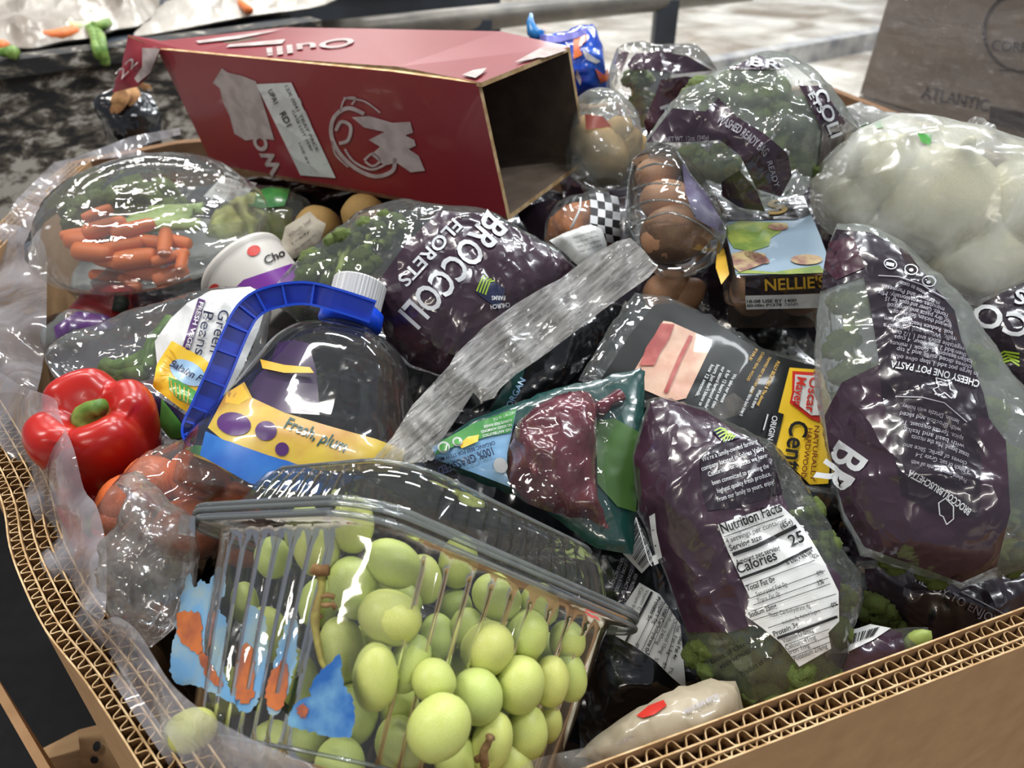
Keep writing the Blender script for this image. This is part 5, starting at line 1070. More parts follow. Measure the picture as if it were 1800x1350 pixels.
nt_ = Flat(nel(.5, .5, 1.0), np.cross(nel(1, 0, 1)-nel(0, 0, 1), nel(0, 1, 1)-nel(0, 0, 1))); nfz = Flat(nel(.5, -.03, .5), np.cross(nel(1, 0, 1)-nel(0, 0, 1), nel(0, 0, 0)-nel(0, 0, 1)))
nt_.panel('lid_card', [(1294, 484), (1466, 480), (1440, 410), (1412, 345), (1262, 350), (1276, 410)], prin('pale_blue_picture', hexc(132, 152, 168), .25, .5, .6), ne, .0008, 14)
nt_.panels('green_picture', [[(1276, 398), (1300, 388), (1340, 390), (1385, 392), (1372, 408), (1355, 418), (1352, 432), (1320, 442), (1290, 436), (1280, 420)], [(1292, 480), (1310, 474), (1360, 478), (1440, 466), (1452, 479), (1380, 482)]], prin('green_meadow_picture', hexc(140, 152, 72), .25, .5, .6, hexc(104, 128, 62), 70), ne, .0014, 10)
nt_.panels('hen_picture', [[(1286, 446), (1310, 440), (1345, 446), (1350, 460), (1325, 470), (1300, 478), (1290, 470)], disc_px((1418, 456), 28, 9, 0), disc_px((1330, 452), 24, 8, 20), disc_px((1368, 398), 18, 7, 0)], prin('tan_hen_picture', hexc(176, 158, 116), .25, .5, .6, hexc(132, 92, 84), 90), ne, .0019, 9)
nt_.panels('purple_header', [[(1262, 352), (1412, 347), (1426, 376), (1398, 386), (1272, 388)]], M['purple_dark'], ne, .0014, 12); nt_.text([('S', (1352, 378), (1386, 372), 26, 'b')], M['gold'], ne, .0022, 'lid_lettering')
nfz.panel('purple_band', [(1310, 487), (1456, 484), (1456, 515), (1310, 519)], M['purple_dark'], ne, .0012, 14); nfz.panel('white_strip', [(1310, 520), (1456, 516), (1456, 541), (1312, 544)], M['label_white'], ne, .0012, 14)
nfz.text([("NELLIE'S", (1345, 511), (1452, 505), 21, 'b')], M['gold'], ne, .0018); nfz.text([('18-08 USE BY 1400', (1313, 533), (1400, 531), 6, 'b'), ('00-00n P1378', (1313, 540), (1374, 538), 5, 'b'), ('DENM', (1380, 538), (1402, 537), 5)], M['black_ink'], ne, .0018, 'date_lettering')
nt_.panels('yellow_side', [[(1262, 420), (1274, 440), (1282, 482), (1268, 500), (1258, 470)]], M['gold'], ne, -.006, 10)
for i in range(2):
    for j in range(3):
        p = nel(.28+.45*i, .17+.33*j, .5); tag(inst('brown_egg', EGG, None, p, rot_to((0, .1, 1), i+j)*.0245), 'brown egg inside the boxed egg carton with the purple front band', 'egg', 'eggs in the boxed carton')
# onions
ON = ellipsoid_mesh('bulb', M['onion'], [(.02, -.92), (.25, -.9), (.6, -.74), (.88, -.42), (1, 0), (.93, .38), (.68, .68), (.36, .88), (.16, 1.02), (.10, 1.2), (.06, 1.3)], 28, .03, 2)
s = Sheet([(1425, 305), (1480, 248), (1560, 213), (1622, 235), (1690, 262), (1735, 262), (1800, 298), (1880, 330), (1880, 510), (1760, 545), (1660, 520), (1570, 440), (1500, 420), (1440, 380)], (1650, 370, .66), tilt(48), .078, .06, (.003, .035), 81, ang=.3, stretch=3.0)
on = mkbag('onion_bag', 'cloudy white plastic bag of large white onions along the right wall', 'bag', s, M['onion_film'])
s.panels('green_print', [[(1612, 234), (1640, 236), (1634, 256), (1620, 250)], [(1536, 216), (1548, 214), (1552, 224), (1540, 226)]], M['green_print'], on, .001)
for k, (x, y, r, dp) in enumerate(((1648, 352, 100, .070), (1556, 300, 68, .074), (1716, 462, 86, .070), (1580, 428, 78, .078), (1800, 356, 78, .075), (1496, 356, 48, .065))):
    p = s.inner(x, y, dp); t = float((p-CAM)@FWD)
    tag(inst('white_onion', ON, None, p, rot_to(nrm((.2*math.sin(k*2), -.3, .9)), k)*(r*t/FPX)), 'large white onion inside the cloudy plastic bag', 'onion', 'onions in the cloudy bag')
kb = []; 
for k in range(7):
    a0 = P(1672+5*k, 262+(k % 3)*3, .70); a1 = P(1652+14*k, 232-8*(k % 2)-6*(k == 5), .705); V, F = tube([a0-[0, 0, .02], a0, (a0+a1)/2+np.array([0, .004*(k % 2), .002]), a1], [.008, .004, .008, .010], 7, False); kb.append((V, F))
mbk = MB()
for V, F in kb: mbk.add(V, F)
mbk.out('knotted_end', M['onion_film'], on)
s = Sheet([(1478, 188), (1500, 182), (1560, 200), (1640, 232), (1590, 240), (1520, 235), (1490, 225)], (1550, 215, .84), tilt(42), .02, .02, (.004, .03), 82)
o = mkbag('produce_bag', 'white plastic bag with green print tucked behind the onion bag at the wall', 'bag', s, M['onion_film']); s.panels('green_print', [[(1512, 222), (1530, 216), (1534, 226), (1518, 232)], [(1484, 192), (1490, 190), (1492, 198)]], M['green_print'], o)

# ------------------------------------------------------------------ bacon pack
s = Sheet([(1115, 515), (1180, 524), (1250, 555), (1340, 612), (1445, 640), (1480, 700), (1470, 870), (1400, 862), (1300, 800), (1150, 720), (1015, 668), (1060, 592)], (1250, 660, .585), tilt(60, 4), .009, .012, (.0010, .05), 91, round_=False, pw=.25, folds=5)
bk = mkbag('bacon_pack', 'black flat bacon pack with a window and yellow end label, under the recipe bag', 'bacon', s, M['film'])
s.panel('black_card', [(1150, 536), (1185, 532), (1250, 562), (1338, 618), (1442, 646), (1470, 700), (1460, 858), (1400, 850), (1300, 788), (1160, 712), (1055, 668), (1110, 585)], M['black_card'], bk, .0006)
s.panel('bacon_fat', [(1166, 564), (1180, 566), (1252, 598), (1250, 608), (1206, 700), (1180, 706), (1112, 676), (1110, 660)], prin('pale_bacon_fat', hexc(222, 188, 164), .4, .4, .4, hexc(206, 160, 138), 50), bk, .0012)
s.panels('bacon_lean', [[(1162, 568), (1186, 570), (1176, 596), (1160, 620), (1150, 642), (1124, 642), (1136, 610), (1150, 590)], line_px([(1215, 590), (1196, 628), (1170, 690)], 7)], prin('red_bacon_lean', hexc(160, 70, 66), .4, .4, .4, hexc(186, 100, 92), 60), bk, .0018)
s.panel('yellow_label', [(1388, 646), (1442, 650), (1466, 720), (1456, 850), (1424, 852), (1362, 790), (1368, 770), (1376, 735), (1368, 724)], M['yellow'], bk, .0012)
s.panel('red_badge', [(1393, 652), (1440, 655), (1448, 735), (1440, 742), (1424, 736), (1388, 708), (1392, 690)], M['red_ink'], bk, .0017); s.panel('white_badge', [(1398, 658), (1437, 661), (1443, 730), (1426, 730), (1393, 704), (1396, 690)], M['label_white'], bk, .0021)
s.text([('Oscar', (1424, 662), (1416, 724), 17, 'b'), ('Mayer', (1402, 662), (1394, 712), 17, 'b')], M['red_ink'], bk, .0026, 'badge_lettering')
s.text([('Center', (1390, 738), (1372, 860), 34, 'b')], M['black_ink'], bk, .0022, 'large_lettering'); s.text([('NATURALLY', (1432, 748), (1424, 846), 9, 'b'), ('HARDWOOD', (1420, 752), (1408, 840), 9, 'b')], M['brown_ink'], bk, .0022, 'smoke_lettering')
s.panel('black_tag', [(1360, 722), (1378, 728), (1362, 790), (1344, 780)], M['black_card'], bk, .0018); s.text([('ORIGINAL', (1358, 730), (1346, 788), 10, 'b')], M['white_ink'], bk, .0024)
s.panels('print_line', [line_px([(1350, 728), (1342, 756)], 2.5)], M['white_ink'], bk, .0018)
s.text([('FULLY SELECTED & The slowest', (1366, 634), (1330, 712), 6, 'b'), ('TRIMMED BEST BUTCHER CUTS', (1352, 626), (1318, 690), 5), ('CURED REAL WOOD', (1340, 618), (1312, 668), 5), ('FIRE', (1328, 612), (1316, 632), 5)], M['gold'], bk, .0014, 'gold_lettering')
s.text([('loss 12 seconds.', (1250, 640), (1222, 696), 6.5, 'b'), ("hours. Just don't blame us", (1260, 640), (1228, 712), 6.5, 'b'), ('our natural hardwood smoke', (1270, 644), (1238, 716), 6.5, 'b'), ('it for 12 hours and then', (1279, 650), (1250, 716), 6.5, 'b'), ('We take our sweet', (1290, 656), (1266, 706), 6.5, 'b'), ("other. We've been doing it", (1322, 678), (1300, 730), 6.5, 'b'), ('What is there', (1334, 684), (1320, 716), 6.5, 'b')], M['white_ink'], bk, .0014, 'white_lettering')
o = ctrl_sheet('film_scrap', [(1240, 722), (1262, 706), (1290, 690), (1318, 712), (1300, 728), (1282, 734), (1262, 740)], [(1240, 722, .535), (1318, 712, .545)], M['lump_film'], None, 6, (.004, .012), 8, rnd=False); tag(o, 'small torn scrap of shiny clear film on the black bacon pack', 'plastic film')
# ------------------------------------------------------------------ dark organic pack behind the strip
s = Sheet([(860, 720), (900, 640), (960, 560), (1060, 528), (1110, 540), (1060, 600), (1010, 660), (980, 700), (900, 750)], (980, 640, .655), tilt(58), .02, .02, (.003, .04), 92)
o = mkbag('black_pack', 'glossy black and teal vacuum pack between the middle bag and bacon', 'pack', s, M['black_film'], fname='pack_film'); s.panel('teal_print', [(860, 722), (905, 650), (925, 640), (912, 690), (880, 735)], M['teal'], o); s.text([('ORGAN', (898, 718), (924, 668), 11, 'b')], M['sky'], o)
# ------------------------------------------------------------------ stew beef pack
s = Sheet([(742, 790), (830, 738), (960, 688), (1060, 664), (1136, 645), (1130, 760), (1112, 976), (1052, 965), (930, 880), (800, 830)], (960, 800, .545), tilt(58, 2), .010, .012, (.0016, .05), 93, round_=False, pw=.3)
bf = mkbag('beef_pack', 'vacuum pack of dark red stewing beef on a green tray with blue label', 'meat', s, M['teal'], fname='tray')
s.panel('green_patch', [(1048, 740), (1080, 735), (1125, 760), (1118, 900), (1085, 890), (1050, 850)], prin('pasture_green_print', hexc(70, 104, 52), .25, .5, .6), bf, .0008)
m2 = Sheet([(892, 850), (888, 800), (898, 760), (925, 725), (985, 697), (1035, 690), (1056, 712), (1048, 760), (1050, 830), (1052, 880), (1072, 930), (1030, 912), (985, 905), (930, 885)], (975, 800, .537), tilt(58, 2), .026, .006, (.005, .022), 94)
m2.film('meat', prin('dark_red_beef', hexc(92, 29, 41), .22, .55, .7, hexc(130, 64, 76), 26, .42, .75, (50, .35, .003, 2, 1), distort=1.0), bf, .0035)
V, F = tube([m2.surf([(1052, 722)])[0], m2.surf([(1068, 708)])[0]+[0, -.004, .004], s.surf([(1088, 696)])[0]+[0, -.003, .002]], [.006, .004, .006], 8); obj('film_fold', V, F, prin('blood_red_film', hexc(90, 20, 36), .15, .6, .7), bf)
wv = ctrl_sheet('vacuum_film', [(890, 790), (940, 712), (1040, 684), (1100, 690), (1085, 740), (1060, 800), (1070, 880), (1085, 945), (1000, 912), (905, 870)], [(900, 800, .505), (975, 800, .502), (1050, 720, .512), (1100, 690, .527), (1060, 900, .505), (1085, 945, .51), (960, 890, .495)], M['film_thin'], bf, 8, (.004, .02), 17)
bl = s.panel('label', [(760, 786), (832, 744), (908, 718), (900, 760), (892, 795), (890, 830), (897, 856), (830, 830), (760, 806)], M['sky'], bf, .0035)
s.panel('label_green', [(775, 776), (832, 744), (908, 718), (898, 760), (862, 766), (800, 784), (764, 800)], M['green_print'], bl, .0042); s.panel('label_sun', [(806, 782), (822, 768), (842, 764), (840, 776), (812, 788)], M['yellow'], bl, .0046); s.panel('label_cloud', disc_px((880, 818), 14, 12, 60), M['white_ink'], bl, .0042)
s.text([('100% GRASS-FED', (864, 786), (768, 822), 15, 'b'), ('ORGANIC BEEF FOR STEW MEAT', (869, 775), (762, 808), 7, 'b')], M['navy'], bl, .005); s.text([('NO ANTIBIOTICS', (898, 752), (848, 764), 5, 'b'), ('NO ADDED HORMONES', (899, 744), (845, 757), 5, 'b'), ('ALWAYS FREE RANGE', (900, 736), (850, 748), 5, 'b'), ('NET WT 16 OZ', (904, 722), (866, 736), 5)], M['white_ink'], bl, .005, 'claim_lettering')
s.panels('seal', [disc_px((780, 786), 11, 10, 0), disc_px((804, 776), 9, 8, 0), disc_px((757, 800), 8, 10, 0)], M['white_ink'], bl, .0048); s.panels('seal_centre', [disc_px((780, 786), 8, 7, 0), disc_px((804, 776), 6, 5, 0)], M['green_print'], bl, .0054)
# ------------------------------------------------------------------ black pack with bar code and facts, between grapes and nutrition bag
s = Sheet([(1020, 1000), (1060, 930), (1120, 895), (1150, 960), (1200, 1080), (1245, 1190), (1210, 1245), (1130, 1262), (1055, 1262), (1050, 1130)], (1130, 1080, .545), tilt(58), .015, .02, (.0025, .04), 95)
o = mkbag('black_pack', 'black pack with bar code and small nutrition table, between grapes and purple bag', 'pack', s, M['black_film'], fname='pack_film')
bp_ = s.panel('bar_code_panel', [(1090, 968), (1118, 908), (1150, 985), (1128, 1008)], M['label_white'], o, .001); s.panels('bars', stripes([(1120, 912), (1148, 984), (1130, 1002), (1096, 962)], 22, 0, 5), M['black_ink'], bp_, .0016)
np_ = s.panel('facts_panel', [(1082, 1118), (1098, 1062), (1124, 1024), (1160, 1045), (1196, 1098), (1206, 1212), (1180, 1190), (1150, 1160), (1112, 1134)], M['label_white'], o, .001)
s.text([('Protein 5g', (1156, 1048), (1136, 1090), 7, 'b'), ('Sugars 0g', (1164, 1056), (1146, 1096), 7), ('Total Carbohydrate 0g', (1172, 1064), (1132, 1146), 7, 'b'), ('Sodium 240mg', (1180, 1074), (1152, 1132), 7), ('Cholesterol 15mg', (1186, 1086), (1158, 1148), 7), ('Sat. Fat 1.5g', (1192, 1098), (1172, 1150), 7), ('Total Fat 4g', (1197, 1112), (1182, 1158), 7, 'b'), ('Vitamin C 10%', (1136, 1036), (1112, 1088), 6), ('Calcium Iron', (1126, 1032), (1106, 1076), 6), ('0%', (1118, 1130), (1114, 1140), 7), ('10%', (1136, 1148), (1130, 1162), 7, 'b'), ('5%', (1152, 1156), (1148, 1168), 7), ('8%', (1166, 1164), (1162, 1176), 7), ('7%', (1178, 1172), (1174, 1184), 7)], M['black_ink'], np_, .0016)
s.panels('rule', [line_px([(1146, 1040), (1100, 1128)], 4), line_px([(1160, 1050), (1118, 1136)], 1), line_px([(1168, 1060), (1128, 1144)], 1), line_px([(1176, 1070), (1140, 1152)], 1), line_px([(1190, 1092), (1168, 1176)], 1)], M['black_ink'], np_, .0016)
s.text([('STORE IN A COOL', (1098, 990), (1080, 1040), 6), ('CONTACT US AT', (1108, 1000), (1088, 1056), 6), ('KEEP FROZEN UNTIL USE', (1116, 1008), (1094, 1066), 6), ('SATISFACTION', (1092, 980), (1072, 1030), 6)], M['grey_ink'], o, .0012, 'small_lettering')
# ------------------------------------------------------------------ cream pack at the near rim
s = Sheet([(1010, 1330), (1060, 1285), (1110, 1250), (1180, 1212), (1250, 1193), (1292, 1198), (1310, 1250), (1290, 1290), (1200, 1320), (1100, 1350)], (1180, 1260, .445), tilt(60), .02, .02, (.003, .03), 96)
o = mkbag('cream_pack', 'cream plastic food pack with a red patch low at the near rim', 'pack', s, prin('cream_film', hexc(178, 166, 142), .28, .5, .4, hexc(160, 148, 126), 14, bump=(40, .4, .004, 2, 1)), fname='pack_film'); s.panel('red_patch', [(1118, 1258), (1140, 1240), (1166, 1230), (1172, 1240), (1150, 1256), (1130, 1262)], M['red_ink'], o)
s.text([('PROTEIN RICH', (1205, 1256), (1264, 1226), 9, 'b'), ('Contains', (1085, 1312), (1115, 1296), 9)], M['grey_ink'], o); s.text([('Refrigerate after opening', (1246, 1278), (1300, 1256), 6)], M['black_ink'], o, name='small_lettering')
# ------------------------------------------------------------------ grape clamshell
cM, cR, cL, cD = P(655, 890, .36), P(1128, 1095, .46), P(335, 905, .43), P(520, 1370, .325)
cE1, cE2, cE3 = cR-cM, cL-cM, cD-cM
def cpt(a, b, s_): return cM+cE1*a+cE2*b+cE3*s_
clam = thing('grape_clamshell', 'ribbed clear plastic clamshell of green grapes tipped at the near rim', 'container', cpt(.5, .5, 1.02))
def rring(ins, s_, ribs=0.0, r=.16, n=26, side_ribs=(9, 6)):
    """rounded rectangle ring in the (a,b) face; ribs push out"""
    pts = []
    cs = [((0, 0), math.pi), ((1, 0), 1.5*math.pi), ((1, 1), 0.0), ((0, 1), .5*math.pi)]
    la, lb = np.linalg.norm(cE1), np.linalg.norm(cE2); ra, rb = r*.16/la, r*.16/lb
    for i, ((x, y), th0) in enumerate(cs):
        nx, ny = cs[(i+1) % 4][0]
        for k in range(9):
            th = th0+k*math.pi/16; cx = ins+ra if x == 0 else 1-ins-ra; cy = ins+rb if y == 0 else 1-ins-rb
            pts.append((cx+ra*math.cos(th), cy+rb*math.sin(th)))
        p0 = pts[-1]; cx = ins+ra if nx == 0 else 1-ins-ra; cy = ins+rb if ny == 0 else 1-ins-rb; th = cs[(i+1) % 4][1]; p1 = (cx+ra*math.cos(th), cy+rb*math.sin(th))
        N = n*2; out = [(0, -1), (1, 0), (0, 1), (-1, 0)][i]; nr = side_ribs[i % 2]
        for k in range(1, N):
            t = k/N; w = max(-1, min(1, 3.2*math.sin(2*math.pi*nr*t)))*ribs; pts.append((p0[0]+(p1[0]-p0[0])*t+out[0]*w/la, p0[1]+(p1[1]-p0[1])*t+out[1]*w/lb))
    return [cpt(a, b, s_) for a, b in pts]
def loft(rings, cap=True):
    n = len(rings[0]); V = np.array(sum(rings, [])); F = [(i*n+j, i*n+(j+1) % n, (i+1)*n+(j+1) % n, (i+1)*n+j) for i in range(len(rings)-1) for j in range(n)]
    if cap: F.append(tuple((len(rings)-1)*n+j for j in range(n)))
    return V, F
V, F = loft([rring(-.03, .015), rring(-.032, .04), rring(.025, .045), rring(.03, .09), rring(.035, .14, .0016), rring(.06, .5, .0018), rring(.09, .86, .0016), rring(.10, .93), rring(.13, .985), rring(.2, 1.0)]); obj('base', V, F, M['clam'], clam)
LS = .82
V, F = loft([rring(-.03, .010), rring(-.032, -.02), rring(.03, -.03), rring(.04, -.06*LS), rring(.045, -.10*LS, .0014, side_ribs=(12, 8)), rring(.06, -.22*LS, .0016, side_ribs=(12, 8)), rring(.075, -.30*LS, .0006, side_ribs=(12, 8)), rring(.12, -.345*LS), rring(.16, -.33*LS), rring(.2, -.33*LS)]); obj('lid', V, F, M['clam'], clam)
def bead(name, ring, r, parent):
    ring = ring+[ring[0]]; V, F = tube(ring, r, 7, False); obj(name, V, F, M['clam_edge'], parent)
bead('rolled_edge', rring(-.034, .042), .0016, clam); bead('rolled_edge', rring(-.033, .0), .0016, clam); bead('rolled_edge', rring(-.032, -.024), .0014, clam); bead('lid_edge', rring(.10, -.34*LS), .0011, clam); bead('base_edge', rring(.095, .90), .0010, clam)
V, F = hexa([P(318, 905, .428), P(345, 908, .418), P(345, 945, .412), P(315, 940, .425)]+[P(316, 904, .42), P(343, 907, .41), P(343, 944, .404), P(313, 939, .417)]); obj('latch', V, F, M['clam'], clam, False)
M['clam_blue'] = prin('washed_blue_card', hexc(108, 158, 200), .4, .4, 0, hexc(150, 172, 176), 45, .38, .66, distort=.6)
M['clam_deep'] = prin('deep_blue_card', hexc(40, 92, 160), .4, .4, 0, hexc(110, 160, 190), 40, .42, .66)
M['clam_orange'] = prin('orange_card', hexc(196, 112, 62), .4, .4, 0, hexc(150, 84, 62), 70, .4, .66)
# printed card in the left side of the shell
lf = Flat(cpt(.05, .5, .5), np.cross(cE2, cE3))
_pp = lf.panels
def rough_panels(name, polys, mat, parent, eps, sp):
    rg = np.random.default_rng(len(polys)); out = []
    for p in polys:
        q = resample(catmull(p, True, 4), 6.0); out.append(q+rg.normal(0, 1.7, q.shape))
    return _pp(name, out, mat, parent, eps, sp)
lf.panels = rough_panels
lf.panels('blue_print', [[(330, 1012), (345, 1032), (352, 1018), (366, 1026), (378, 1004), (392, 1000), (396, 1040), (384, 1064), (398, 1100), (394, 1180), (418, 1238), (380, 1222), (345, 1206), (300, 1190), (308, 1110)], [(430, 1082), (446, 1066), (462, 1080), (470, 1150), (452, 1240), (414, 1236)], [(500, 1100), (520, 1090), (520, 1160), (492, 1252), (470, 1246), (482, 1170)]], M['clam_blue'], clam, -.004, 10)
lf.panels('deep_blue_print', [[(505, 1270), (520, 1236), (545, 1222), (552, 1190), (580, 1168), (596, 1150), (604, 1200), (622, 1236), (618, 1292), (590, 1296), (560, 1290), (530, 1282)]], M['clam_deep'], clam, -.004, 10)
lf.panels('orange_print', [[(312, 1080), (330, 1074), (352, 1082), (356, 1120), (352, 1150), (330, 1140), (312, 1120)], [(350, 1150), (362, 1152), (380, 1182), (392, 1200), (384, 1206), (360, 1186)], [(418, 1150), (436, 1130), (446, 1160), (444, 1230), (416, 1226)], [(472, 1190), (492, 1164), (506, 1170), (500, 1240), (470, 1240)], disc_px((532, 1250), 9, 12)], M['clam_orange'], clam, -.0035, 10)
# grapes
GB = [thing('grape_bunch', 'front bunch of green grapes with pale stem inside the clamshell', 'grapes', P(620, 1340, .36)), thing('grape_bunch', 'second bunch of green grapes on the right side of the clamshell', 'grapes', P(900, 1320, .43))]
gr = [ # px, py, width, height, angle of the long axis from vertical, depth, bunch
 (620, 922, 70, 95, 0, .402, 0), (557, 962, 76, 95, 10, .398, 0), (535, 930, 66, 80, 0, .415, 0), (622, 1033, 82, 106, 20, .394, 0), (690, 990, 76, 98, 60, .397, 0), (685, 1085, 88, 108, 70, .378, 0), (602, 1143, 78, 114, 10, .394, 0), (660, 1190, 75, 112, 0, .366, 0), (719, 1167, 68, 100, -25, .38, 0), (762, 1197, 72, 76, 40, .372, 0), (772, 1278, 100, 112, -45, .352, 0), (619, 1255, 88, 108, -15, .39, 0), (702, 1310, 78, 98, 15, .382, 0), (597, 1345, 88, 90, 10, .37, 0), (405, 1215, 66, 84, 25, .415, 0), (480, 980, 60, 70, 20, .425, 0), (430, 1060, 46, 70, 10, .43, 0), (470, 1115, 70, 95, 15, .42, 0), (520, 1190, 70, 95, 20, .41, 0), (560, 1060, 66, 80, 0, .42, 0), (540, 1290, 80, 90, 30, .395, 0), (660, 1030, 60, 70, 0, .42, 0), (655, 1130, 64, 80, 0, .41, 0), (700, 1240, 70, 90, 20, .40, 0), (480, 1310, 80, 80, 30, .39, 0),
 (873, 1050, 72, 88, 50, .425, 1), (948, 1063, 66, 72, 10, .435, 1), (822, 1103, 60, 64, 0, .42, 1), (857, 1140, 90, 92, -40, .402, 1), (925, 1117, 74, 84, -20, .42, 1), (997, 1126, 62, 66, 10, .44, 1), (913, 1203, 84, 94, -15, .402, 1), (968, 1197, 62, 82, -5, .42, 1), (1000, 1188, 60, 86, 10, .436, 1), (838, 1224, 88, 92, 20, .386, 1), (925, 1287, 72, 90, 0, .405, 1), (962, 1272, 50, 66, -10, .425, 1), (865, 1305, 68, 100, -15, .386, 1), (770, 1122, 62, 82, 10, .42, 1), (806, 988, 66, 88, -10, .445, 1), (745, 1018, 60, 82, 10, .43, 1), (715, 1052, 62, 60, 0, .425, 1), (800, 1068, 58, 64, 0, .445, 1), (880, 1110, 66, 70, 0, .45, 1), (960, 1150, 70, 70, 0, .46, 1), (820, 1170, 70, 80, 0, .43, 1), (890, 1250, 70, 80, 0, .43, 1), (800, 1330, 74, 90, 20, .385, 1), (900, 1345, 70, 80, 10, .40, 1)]
for k, (x, y, w, h, a, t, b) in enumerate(gr):
    ax_ = axis_px(x, y, t, 90+a, .15*math.sin(k*2.3)); R = rot_to(ax_, k*1.1)*(h*1.06*t/FPX/2); f = min(1.2, w/h/.78); R = R@np.diag([f, f, 1]); inst('grape', GRAPE, GB[b], P(x, y, t), R)
st = catmull([P(562, 1000, .368), P(566, 1030, .367), P(558, 1060, .365), P(554, 1095, .363), P(560, 1140, .360), P(566, 1165, .359), P(577, 1184, .359)], False, 5)
V, F = tube(st, np.interp(np.linspace(0, 1, len(st)), [0, .08, .25, .45, .55, 1], [.0034, .0022, .0018, .0024, .0018, .0009]), 8); sm = obj('stem', V, F, M['twig'], GB[0])
for pts, r in (([(548, 999), (562, 1004), (578, 1002)], .0028), ([(560, 1050), (576, 1046), (588, 1050)], .0013), ([(558, 1062), (574, 1064), (586, 1062), (590, 1070)], .0014), ([(553, 1090), (566, 1082)], .0012)):
    V, F = tube([P(x, y, .3655) for x, y in pts], r, 7); obj('twig', V, F, M['twig_dry'], sm)
V, F = tube(catmull([P(852, 1345, .37), P(850, 1322, .368), P(858, 1306, .367), P(862, 1296, .366)], False, 4), [.0024]*4+[.002]*4+[.0017]*4+[.0026], 8); s2_ = obj('stem', V, F, M['twig_dry'], GB[1])
V, F = tube([P(852, 1326, .369), P(836, 1336, .37)], .0018, 7); obj('twig', V, F, M['twig_dry'], s2_)
tag(inst('loose_grape', GRAPE, None, P(336, 1284, .380), rot_to(axis_px(336, 1284, .38, 25, .2))*(.0135)), 'single loose green grape under the liner film outside the clamshell', 'grape')

# ------------------------------------------------------------------ stretch film strip lying over everything
o = ctrl_sheet('film_strip', [(1084, 424), (1108, 418), (1132, 440), (1156, 470), (1140, 488), (1100, 516), (1058, 546), (1010, 584), (960, 622), (905, 660), (880, 682), (868, 700), (846, 706), (832, 690), (800, 740), (768, 785), (750, 812), (700, 815), (655, 808), (690, 768), (725, 712), (742, 694), (790, 642), (800, 624), (850, 575), (905, 535), (955, 505), (985, 490), (1030, 455)],
    [(1110, 440, .545), (1040, 490, .545), (960, 560, .535), (880, 620, .515), (800, 690, .487), (740, 760, .463), (690, 805, .452), (1156, 470, .55), (846, 706, .50)], M['strap_film'], None, 7, (.0030, .010), 12, uvrot=math.radians(-40), rnd=False, ang=.75, stretch=5.0)
tag(o, 'long twisted strip of grey stretch film lying across the heap', 'plastic film')

# ------------------------------------------------------------------ clear liner of the bin
ln = thing('bin_liner', 'clear plastic liner film bunched along the left rim of the bin', 'plastic film', P(100, 900, .5))
LM = M['liner_film']
ctrl_sheet('liner_fold', [(-60, 380), (0, 392), (40, 400), (78, 430), (82, 520), (78, 620), (60, 700), (30, 690), (-60, 660)], [(0, 395, .86), (80, 440, .82), (80, 600, .68), (40, 690, .60), (-40, 640, .64), (-40, 400, .86)], LM, ln, 9, (.006, .03), 21)
ctrl_sheet('liner_fold', [(0, 400), (30, 350), (95, 285), (130, 278), (230, 240), (315, 224), (318, 236), (262, 252), (240, 262), (262, 272), (170, 280), (132, 295), (150, 320), (110, 318), (80, 360), (70, 420), (60, 440), (20, 420)], [(0, 400, .87), (100, 290, 1.02), (310, 230, 1.12), (240, 260, 1.06), (140, 310, .98), (70, 420, .86)], LM, ln, 8, (.010, .03), 22, rnd=False)
ctrl_sheet('liner_fold', [(-60, 640), (0, 655), (40, 680), (95, 700), (105, 730), (130, 790), (148, 860), (170, 890), (185, 950), (188, 1010), (182, 1085), (150, 1070), (135, 1040), (110, 1010), (85, 970), (66, 925), (40, 860), (15, 800), (-40, 740)], [(0, 660, .60), (95, 705, .515), (140, 830, .475), (175, 910, .450), (185, 1000, .425), (180, 1080, .405), (70, 930, .505), (20, 810, .56), (-40, 700, .60), (110, 1010, .468)], LM, ln, 9, (.004, .03), 23)
ctrl_sheet('liner_fold', [(135, 1055), (180, 1088), (205, 1084), (238, 1105), (268, 1150), (300, 1200), (350, 1245), (420, 1288), (490, 1320), (560, 1352), (620, 1400), (380, 1400), (330, 1352), (296, 1295), (240, 1220), (180, 1130)], [(150, 1070, .435), (200, 1085, .405), (260, 1140, .385), (310, 1210, .358), (420, 1285, .327), (540, 1345, .308), (330, 1350, .358), (240, 1220, .398), (180, 1130, .428)], LM, ln, 9, (.0035, .025), 24, ang=-.8, stretch=4)
ctrl_sheet('liner_fold', [(66, 925), (110, 1010), (135, 1040), (182, 1120), (240, 1215), (300, 1300), (340, 1360), (300, 1350), (240, 1262), (180, 1172), (130, 1092), (80, 1010), (48, 935)], [(50, 920, .508), (110, 1010, .468), (180, 1120, .430), (300, 1300, .372), (240, 1262, .376)], LM, ln, 9, (.001, .03), 25, rnd=False)
ctrl_sheet('liner_fold', [(930, 1338), (1010, 1318), (1090, 1302), (1190, 1282), (1258, 1278), (1206, 1302), (1120, 1330), (1050, 1352), (960, 1375), (900, 1370)], [(930, 1345, .372), (1090, 1310, .382), (1250, 1280, .392), (1000, 1365, .366)], M['lump_film'], ln, 8, (.003, .02), 26)
